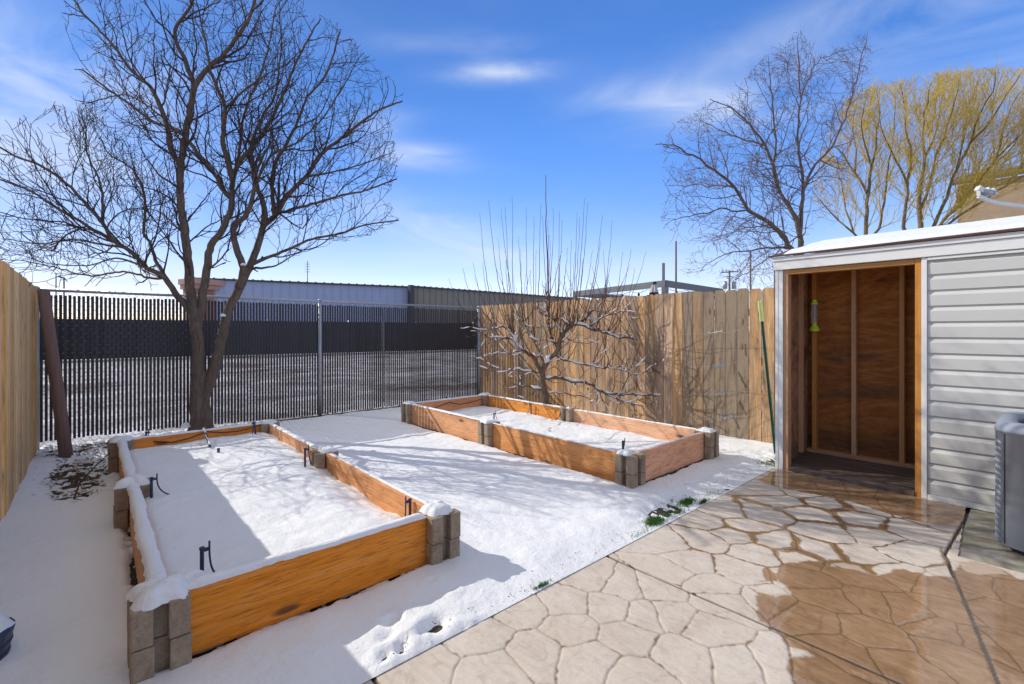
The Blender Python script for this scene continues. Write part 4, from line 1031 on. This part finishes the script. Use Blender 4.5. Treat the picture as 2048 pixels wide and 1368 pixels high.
# --- willow
polyW = [(1620,400),(1635,330),(1655,260),(1690,200),(1740,172),(1800,160),(1850,145),(1930,137),(2010,132),(2120,140),(2350,200),(2500,330),(2300,470),(2048,430),(1980,450),(1640,480)]
prmW = dict(step=[.4, .28, .2, .15], gap=[.3, .17, .17, .2], wig=[.05, .05, .07, .09], up=[0, .055, .06, .05], max=3, rmin=.0075, sides=[5, 4, 3, 3], ang=[(15, 35), (14, 38), (14, 38)],
            ratio=[(.5, .9), (.45, .8), (.4, .8)], lstep=.35, ljit=.02, trunkw=8, miny=470, lgap=.09, lang=(16, 48), kr=.026)
DW = 20.0
w1 = [([(1735,720),(1733,600),(1731,466),(1735,407),(1744,334),(1753,279),(1760,224),(1753,180)], 11, 1.5, 0),
 ([(1733,389),(1709,345),(1684,308),(1658,279)], 5, 1.5, .5), ([(1731,500),(1706,466),(1665,429),(1640,400)], 6, 1.5, -1), ([(1732,480),(1757,458),(1771,389),(1775,338),(1786,287),(1790,210)], 6, 1.5, 1),
 ([(1709,345),(1712,300),(1705,250),(1715,200)], 4, 1.2, 1.5), ([(1706,466),(1690,420),(1685,370),(1670,330)], 4, 1.2, 1.8), ([(1744,334),(1730,290),(1722,240),(1735,190)], 4, 1.2, -1.5)]
w2 = [([(1841,720),(1842,600),(1841,451),(1838,407),(1841,370),(1848,316),(1845,261),(1855,206),(1863,165)], 13, 1.5, 0),
 ([(1841,500),(1806,455),(1812,407),(1815,370),(1790,316),(1771,279),(1760,240)], 8, 1.5, -1), ([(1815,370),(1823,316),(1812,261),(1808,206),(1801,170)], 5, 1.5, .6),
 ([(1841,430),(1859,370),(1870,316),(1892,265),(1907,206),(1921,155)], 6, 1.5, .8), ([(1845,500),(1870,447),(1892,396),(1914,338),(1943,287),(1980,243),(2013,188),(2040,150)], 8, 1.5, -.8),
 ([(1850,500),(1885,444),(1940,382),(1994,316),(2046,265),(2090,200)], 7, 1.5, .9), ([(1850,510),(1900,445),(1958,407),(2013,371),(2068,338),(2140,270)], 6, 1.5, -1.2),
 ([(1848,316),(1870,270),(1880,220),(1890,165)], 4, 1.2, 1.6), ([(1914,338),(1925,290),(1935,230),(1955,160)], 4, 1.2, 1.5), ([(1943,287),(1960,230),(1985,180),(1990,145)], 4, 1.2, -1.6), ([(1994,316),(2010,250),(2030,200),(2060,160)], 4, 1.2, 1.6),
 ([(1885,444),(1930,400),(1975,340),(2020,300),(2070,230),(2120,180)], 5, 1.2, 2), ([(2013,371),(2060,310),(2120,240),(2180,200)], 4, 1.2, 1)]
for (rx, L, lab, sd, dd0) in ((1735, w1, 'golden-twigged willow nearest the tall bare tree, left of two behind the shed roof', 31, 0), (1841, w2, 'large golden-twigged willow behind the shed roof at the right edge', 32, 1.0)):
    t = thing('willow_tree', lab, 'tree', 'golden willows behind the shed', (*G(rx, 662+CH*f/DW), 0))
    tree_from(('trunk', 'limbs', 'twigs'), L, prmW, polyW, sd, None, (M['willow'], M['willowtwig']), DW+dd0, kidlen=(1.4, 3.6), first=.05)
    adopt(t, ('trunk', 'limbs', 'twigs'))

# ================================================================== THINGS AROUND THE YARD
# T-post with wires
t = thing('fence_stake', 'dark green metal stake with a pale lime top leaning beside the shed corner', 'stake', None)
b = Vector((5.70, 1.86, -.05)); tp = P(1520, 602, 5.45); b = P(1551, 900, 5.20)
b.z = 0.0
ax = (tp-b).normalized(); m = MB(); k_ = b.lerp(tp, .86)
m.beam(b, k_, .034, .006); m.beam(b, k_, .005, .03)
for i in range(26):
    c = b.lerp(k_, .1+i*.034); m.beam(c+Vector((.0, 0, 0)), c+Vector((.012, -.012, .004)), .006, .008)
m.build('stake', M['tgreen'], t)
m = MB(); m.beam(k_, tp, .052, .008); m.beam(k_, tp, .008, .034); m.build('painted_top', M['limepale'], t)
wires = [((1522, 648), (1462, 664), (1395, 668), (1330, 670)), ((1528, 712), (1440, 731), (1380, 735)), ((1537, 779), (1445, 787), (1350, 790)), ((1543, 828), (1458, 834), (1380, 842))]
for i, w in enumerate(wires):
    m = MB(); pts = [P(x, y, 5.42+(.33*k)) for k, (x, y) in enumerate(w)]; m.tube(pts, .0018, 4)
    tag(m.build('trellis_wire', M['galv']), ['top trellis wire from the green stake, with a white clip', 'second trellis wire from the top, below the clipped wire', 'third trellis wire from the top, above the lowest', 'lowest trellis wire from the green stake'][i], 'wire', 'wires strung from the green stake')
for (px, py, lab, d) in ((1440, 731, 'silver tape flag on the second wire, highest of three', 5.87), (1440, 786, 'silver tape flag on the third wire, middle of three', 5.87), (1456, 833, 'silver tape flag on the lowest wire, lowest of three', 5.87)):
    c = P(px, py, d); m = MB(); vs = []
    for i in range(6):
        for j in (0, 1): vs.append((c.x+(i-2.5)*.022*RT[0]+random.uniform(-.006, .006), c.y+(i-2.5)*.022*RT[1], c.z-.025+j*.04+random.uniform(-.008, .008)+(i-2.5)*.008))
    m.add(vs, [(i*2, i*2+2, i*2+3, i*2+1) for i in range(5)]); m.add([(v[0]+.003, v[1]+.003, v[2]) for v in vs], [(i*2+1, i*2+3, i*2+2, i*2) for i in range(5)])
    tag(m.build('tape_flag', M['tape']), lab, 'tape flag', 'silver tape flags on the trellis wires')
m = MB(); a = P(1418, 667, 5.9); b = P(1444, 662, 5.85); m.tube([a+Vector((0, 0, .02)), a, a.lerp(b, .5), b, b+Vector((0, 0, .012))], .006, 6)
tag(m.build('wire_clip', M['white'], smooth=True), 'small white plastic clip on the top trellis wire', 'clip')

# fallen branch and litter
m = MB(); pts = [Vector((*G(148, 995, .05), .04)), Vector((*G(160, 965, .1), .10)), Vector((*G(195, 930, .14), .15)), Vector((*G(225, 905, .2), .22)), Vector((*G(248, 893, .25), .27))]
m.tube(pts, [.006, .006, .006, .005, .003], 6); m.tube([pts[1], pts[1]+Vector((.02, -.15, -.05))], [.004, .002], 5); m.tube([pts[2], pts[2]+Vector((.08, .1, .03))], [.004, .002], 5); m.tube([pts[0], pts[0]+Vector((.05, -.08, .0))], [.004, .002], 5)
tag(m.build('fallen_branch', M['twig'], smooth=True), 'thin fallen branch lying from the litter up to the left bed', 'branch')
rr = random.Random(6); m = MB()
for _ in range(650):
    if rr.random() < .75: x = rr.gauss(-.1, .15); y = rr.uniform(5.2, 7.4)
    else: x = rr.uniform(-.4, 1.3); y = rr.uniform(6.9, 7.6)
    if x < -.44 or (x > .08 and y < 6.1): continue
    z = .012+rr.uniform(0, .025); a = rr.uniform(0, 6.28); s = rr.uniform(.008, .02); u = Vector((math.cos(a), math.sin(a), rr.gauss(0, .3)))*s; v = Vector((-math.sin(a), math.cos(a), rr.gauss(0, .3)))*s*.6; c = Vector((x, y, z))
    m.add([c-u, c+v, c+u, c-v], [(0, 1, 2, 3)])
tag(m.build('leaf_litter', M['leafbrown']), 'brown leaf litter scattered over thin snow between the left fence and left bed', 'leaf litter', kind='stuff')
m = MB()
for _ in range(420):
    q = rr.random()
    if q < .45: x = rr.uniform(.9, 5.2); y = 1.76+abs(rr.gauss(0, .07))
    elif q < .8: x = rr.gauss(4.2, .5); y = rr.uniform(1.78, 2.25)
    else: x = rr.uniform(1.7, 3.3); y = rr.uniform(1.9, 7)
    a = rr.uniform(0, 6.28); s = rr.uniform(.003, .008); u = Vector((math.cos(a), math.sin(a), .1))*s; v = Vector((-math.sin(a), math.cos(a), .3))*s*.5
    iz = .042 if y > 2 else .022
    m.add([Vector((x, y, iz))-u, Vector((x, y, iz))+v, Vector((x, y, iz))+u, Vector((x, y, iz))-v+Vector((0, 0, .004))], [(0, 1, 2, 3)])
tag(m.build('yard_debris', M['leafbrown']), 'tiny dark bits of debris on the snow near the patio edge', 'debris', kind='stuff')
# grass
m = MB(); rr = random.Random(12)
def tuft(cx, cy, rx, ry, n, h=.03):
    for _ in range(n):
        x = cx+rr.gauss(0, rx); y = cy+rr.gauss(0, ry)
        if y < 1.75: y = 1.75+abs(rr.gauss(0, .01))
        a = rr.uniform(0, 6.28); hh = h*rr.uniform(.5, 1.3); w = .0022; d = Vector((math.cos(a), math.sin(a), 0)); l = Vector((rr.gauss(0, .5), rr.gauss(0, .5), 1)).normalized()*hh
        b = Vector((x, y, .003)); m.add([b-d*w, b+d*w, b+l*.6+d*w*.7, b+l, b+l*.6-d*w*.7], [(0, 1, 2, 3, 4)])
for (px, py, rx, ry, n, h) in ((1308, 1041, .05, .025, 650, .032), (1372, 1002, .06, .02, 450, .03), (1413, 1003, .03, .02, 220, .028), (1350, 1022, .10, .03, 200, .02), (1345, 992, .14, .03, 160, .018), (1092, 1172, .03, .012, 160, .022), (1430, 985, .10, .03, 70, .018), (1280, 1062, .06, .02, 80, .018), (1535, 925, .04, .05, 160, .03), (1395, 965, .14, .05, 60, .016)):
    x, y = G(px, py, .02); tuft(x, y, rx, ry, n, h)
for _ in range(16): tuft(rr.uniform(3.43, 3.46)-.02, rr.uniform(2.5, 4.2), .008, .05, 35, .022)
for _ in range(10): tuft(rr.uniform(3.6, 4.8), 2.32, .05, .01, 30, .022)
for _ in range(12): tuft(rr.uniform(2.0, 3.6), 7.62, .08, .03, 35, .025)
tag(m.build('grass', M['grass']), 'green grass tufts showing through the snow along the patio edge and bed', 'grass', kind='stuff')

# ================================================================== BACKGROUND
def wall_between(mb, a, b, z0, z1, th=.3, t=0):
    a = Vector((a[0], a[1], 0)); b = Vector((b[0], b[1], 0)); d = (b-a).normalized(); n = Vector((-d.y, d.x, 0))
    vs = [a, b, b+n*th, a+n*th]; mb.add([(v.x, v.y, z0) for v in vs]+[(v.x, v.y, z1) for v in vs], [(0, 1, 2, 3), (4, 5, 6, 7), (0, 1, 5, 4), (1, 2, 6, 5), (2, 3, 7, 6), (3, 0, 4, 7)], t)
def metal_building(label, pl, dl, pr, dr, z1, mat, seed):
    a = P(pl, 600, dl); b = P(pr, 600, dr); t = thing('metal_building', label, 'building', None)
    m = MB(); wall_between(m, (a.x, a.y), (b.x, b.y), -.05, z1, 12)
    d = Vector((b.x-a.x, b.y-a.y, 0)); L = d.length; d.normalize(); nn = Vector((d.y, -d.x, 0)); k = int(L/.6)
    for i in range(k+1):
        c = Vector((a.x, a.y, 0))+d*(i*L/k); m.beam(c+nn*.02+Vector((0, 0, -.05)), c+nn*.02+Vector((0, 0, z1-.01)), .05, .05, up=(nn.x, nn.y, 0))
    m.build('wall', mat, t)
    m = MB(); A_ = Vector((a.x, a.y, z1+.06))+nn*.08; B_ = Vector((b.x, b.y, z1+.06))+nn*.08; m.beam(A_, B_, .2, .12)
    for i in range(k+1):
        c = A_.lerp(B_, i/k); m.beam(c+Vector((0, 0, .06)), c+Vector((0, 0, .11)), .12, .12)
    m.build('eave_trim', M['darkmetal'], t)
    return t
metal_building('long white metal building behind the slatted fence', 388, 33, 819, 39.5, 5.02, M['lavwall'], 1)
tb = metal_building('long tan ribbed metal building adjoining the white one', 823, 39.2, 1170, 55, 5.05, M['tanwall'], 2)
m = MB(); c = P(822, 600, 39.1); m.box(c.x-.25, c.x+.15, c.y-.3, c.y+.1, -.05, 5.2); m.build('corner_trim', M['darkmetal'], tb)
t = thing('brick_building', 'small red brick building with stepped cornice left of the white building', 'building', None)
a = P(372, 600, 31.5); m = MB(); wall_between(m, tuple(P(366, 600, 33))[:2], tuple(P(387, 600, 32.3))[:2], -.05, 4.3, 4); m.build('wall', M['brick'], t)
m = MB(); wall_between(m, tuple(P(360, 600, 32.9))[:2], tuple(P(388, 600, 32.1))[:2], 4.302, 4.62, 4.2); wall_between(m, tuple(P(356, 600, 32.8))[:2], tuple(P(388, 600, 31.9))[:2], 4.622, 5.0, 4.4); m.build('cornice', plain('pale_brick', (.50, .30, .24), .8), t)
# far windscreened fence
t = thing('screened_fence', 'far black-screened fence across the lot seen through the slats', 'fence', None)
pa = Vector((*G(-400, 733), 0)); pb = Vector((*G(1000, 697), 0)); m = MB(); wall_between(m, (pa.x, pa.y), (pb.x, pb.y), .0, 1.95, .03); m.build('windscreen', M['screen'], t)
k = 14
for i in range(k+1):
    c = pa.lerp(pb, i/k); m = MB(); m.tube([(c.x, c.y+.15, -.05), (c.x, c.y+.15, 2.05)], .04, 8); m.build('post', M['galv'], t, smooth=True)
m = MB(); c = P(766, 700, 9.4); m.tube([(c.x, c.y, -.05), (c.x, c.y, 1.62)], .02, 10); m.tube([(c.x, c.y, 1.62), (c.x, c.y, 1.65)], [.036, .01], 10)
tag(m.build('steel_post', M['galv'], smooth=True), 'pale steel post standing just beyond the slatted fence', 'post')
# antenna, street lights
def pole(px, ytop, d, r, label, name='utility_pole', cat='utility pole', mat='utility', group=None):
    a = P(px, ytop, d); m = MB(); m.tube([(a.x, a.y, -.05), (a.x, a.y, a.z)], [r*1.25, r], 10); t = thing(name, label, cat, group); m.build('pole', M[mat], t, smooth=True); return t, a
pole(1352, 482, 60, .11, 'tall bare wooden utility pole above the picket fence right of the pergola post', group='utility poles beyond the fence')
pole(1501, 503, 60, .10, 'slim utility pole among tree branches left of the shed', group='utility poles beyond the fence')
pole(1549, 540, 60, .08, 'short pole just left of the shed corner', group='utility poles beyond the fence')
t, a = pole(1459, 541, 70, .13, 'utility pole with crossarm and two transformers', group='utility poles beyond the fence')
r = Vector((RT[0], RT[1], 0)); m = MB(); m.beam(a-r*1.2+Vector((0, 0, -.3)), a+r*1.4+Vector((0, 0, -.1)), .12, .14)
m.beam(a-r*.5+Vector((0, 0, -.9)), a+r*.5+Vector((0, 0, -.9)), .1, .1); m.build('crossarm', M['utility'], t)
for s in (-1, 1):
    m = MB(); c = a+r*(.65*s)+Vector((0, 0, -2.2)); m.tube([c+Vector((0, 0, -.55)), c+Vector((0, 0, .5)), c+Vector((0, 0, .6))], [.3, .3, .1], 12); m.build('transformer', M['galv'], t, smooth=True)
for s in (-1.1, -.5, .5, 1.2):
    m = MB(); c = a+r*s; m.tube([c+Vector((0, 0, -.2)), c+Vector((0, 0, .15))], .05, 6); m.build('insulator', M['utility'], t)
t, a = pole(615, 522, 45, .035, 'thin antenna mast above the white metal building', 'antenna_mast', 'antenna', 'wire')
m = MB()
for i in range(4): c = a+Vector((0, 0, -.3-i*.25)); m.beam(c-r*.25, c+r*.25, .03, .03)
m.build('antenna_arm', M['wire'], t)
t, a = pole(128, 556, 40, .05, 'street light pole with a lamp head above the slatted fence', 'street_lamp', 'street lamp', 'darkmetal')
m = MB(); m.beam(a+Vector((0, 0, 0)), a-r*.45+Vector((0, 0, .12)), .22, .1); m.beam(a, a+r*.3+Vector((0, 0, -.3)), .05, .05); m.build('lamp_head', M['darkmetal'], t)
pole(112, 547, 40, .04, 'thin dark pole left of the street light', 'thin_pole', 'pole', 'darkmetal')

# pergola
t = thing('pergola', 'dark grey pergola frame rising above the picket fence with string lights', 'pergola', None)
zc = 2.42; dc = (zc-CH)*f/(HZ-567)
c0 = P(1330, 567, dc); c1 = P(1150, 588, (zc-CH)*f/(HZ-588)); c2 = P(1442, 583, (zc-CH)*f/(HZ-583)); c3 = c1+c2-c0
def postat(c, ext=0):
    m = MB(); m.box(c.x-.055, c.x+.055, c.y-.055, c.y+.055, -.05, c.z-.075); m.build('post', M['pergola'], t)
for c in (c0, c1, c2, c3): postat(c)
for a, b in ((c0, c1), (c0, c2), (c1, c3), (c2, c3)):
    m = MB(); d = (b-a).normalized()*.04; m.beam(a-d, b+d, .09, .14); m.build('beam', M['pergola'], t)
m = MB(); q = P(1327, 526, dc+.3); m.beam((q.x, q.y, c0.z+.0), q, .045, .045); m.build('upright_pole', M['pergola'], t)
m = MB(); snow_strip(m, c1.lerp(c3, .05)+Vector((0, 0, .07)), c1.lerp(c3, .95)+Vector((0, 0, .07)), .09, .05, 3); m.build('snow_cap', M['snow'], t, smooth=True)
def sag_light(a, b, n, label):
    tt = thing('string_lights', label, 'string lights', 'string lights on the pergola'); m = MB(); pts = []
    for i in range(n*4+1):
        q = i/(n*4); s = .05*abs(math.sin(q*n*math.pi)); pts.append(a.lerp(b, q)+Vector((0, 0, -.10-s)))
    m.tube(pts, .006, 4); m.build('cable', M['black'], tt)
    for i in range(n):
        c = pts[i*4+2]; m = MB(); m.tube([c, c+Vector((0, 0, -.03)), c+Vector((0, 0, -.06)), c+Vector((0, 0, -.085))], [.014, .028, .03, .008], 8); m.build('bulb', M['black'], tt, smooth=True)
off = Vector((-.06*FW[0], -.06*FW[1], 0))
sag_light(c0+off, c1+off, 6, 'black string light cable along the left beam of the pergola'); sag_light(c0+off, c2+off, 3, 'black string light cable along the right beam of the pergola')
# folded parasol-like white shade
lp = P(1308, 570, dc-.15); tt = thing('hanging_shade', 'pale scalloped fabric shade hanging from the pergola beam', 'shade', None)
m = MB(); NA = 16; vs = []
for (rd, z) in ((.035, .02), (.06, -.05), (.085, -.16), (.08, -.17)):
    for k in range(NA): vs.append((lp.x+rd*(1+.12*math.cos(k*math.pi))*math.cos(2*math.pi*k/NA), lp.y+rd*(1+.12*math.cos(k*math.pi))*math.sin(2*math.pi*k/NA), lp.z+z))
m.add(vs, [(j*NA+k, j*NA+(k+1) % NA, (j+1)*NA+(k+1) % NA, (j+1)*NA+k) for j in range(3) for k in range(NA)]); m.build('shade', M['fabric'], tt)
m = MB(); m.tube([lp+Vector((0, 0, .07)), lp+Vector((0, 0, .02))], [.05, .06], 10)
for k in range(8):
    a = k*math.pi/4; m.tube([lp+Vector((.08*math.cos(a), .08*math.sin(a), -.16)), lp+Vector((.085*math.cos(a), .085*math.sin(a), -.23))], [.02, .022], 6)
m.build('shade_cap', M['black'], tt)

# house behind willow and service mast
t = thing('tan_house', 'tan walled house with a low brown roof behind the willow branches', 'house', None)
a = P(1915, 440, 27); b = P(2400, 440, 21.2); zt = P(1915, 372, 27).z
m = MB(); wall_between(m, (a.x, a.y), (b.x, b.y), -.05, zt, 9); m.build('wall', M['house'], t)
d = Vector((b.x-a.x, b.y-a.y, 0)).normalized(); n_ = Vector((-d.y, d.x, 0)); a3 = Vector((a.x, a.y, 0))-d*.25-n_*.25; b3 = Vector((b.x, b.y, 0))+d*.2-n_*.25
m = MB(); q = [a3, b3, b3+n_*4.7, a3+n_*4.7]; m.add([(q[0].x, q[0].y, zt+.01), (q[1].x, q[1].y, zt+.01), (q[2].x, q[2].y, zt+1.4), (q[3].x, q[3].y, zt+1.4), (q[0].x, q[0].y, zt+.2), (q[1].x, q[1].y, zt+.2), (q[2].x, q[2].y, zt+1.6), (q[3].x, q[3].y, zt+1.6)], [(0, 1, 2, 3), (4, 5, 6, 7), (0, 1, 5, 4), (1, 2, 6, 5), (2, 3, 7, 6), (3, 0, 4, 7)]); m.build('roof', plain('olive_roof', (.13, .10, .055), .9, 0, .3, 6), t)
t = thing('service_mast', 'white bent metal conduit arm with snow-topped head above the shed roof', 'conduit', None)
DM = 6.6
pts = [P(x, y, DM) for x, y in ((2110, 424), (2048, 413), (2000, 407), (1975, 401), (1958, 393), (1957, 375))]
m = MB()
for i in range(len(pts)-1): m.beam(pts[i], pts[i+1]+(pts[i+1]-pts[i]).normalized()*.01, .04, .05)
bt = P(2110, 424, DM); m.beam(bt, (bt.x, bt.y, 0), .05, .05); m.build('conduit', M['white'], t, bevel=.006)
m = MB(); c = P(1957, 383, DM); m.beam(c, P(1962, 375, DM), .07, .085); m.build('bracket', M['white'], t, bevel=.006)
m = MB(); a = P(1963, 383, DM); b = P(1985, 388, DM); m.tube([a, a.lerp(b, .5), b], [.045, .05, .035], 12); m.build('weather_head', M['galv'], t, smooth=True)
m = MB()
for (px, py, rr_, s) in ((1984, 381, .045, 1), (1988, 386, .038, 2), (1975, 376, .026, 3)):
    c = P(px, py, DM); snow_lobe(m, c.x, c.y, c.z-.02, rr_, rr_*1.1, s)
m.build('snow_cap', M['snow'], t, smooth=True)
scene.render.resolution_x = 1024; scene.render.resolution_y = 684
print('FACES', sum(len(o.data.polygons) for o in COL.objects if o.type == 'MESH'), 'OBJ', len(COL.objects))
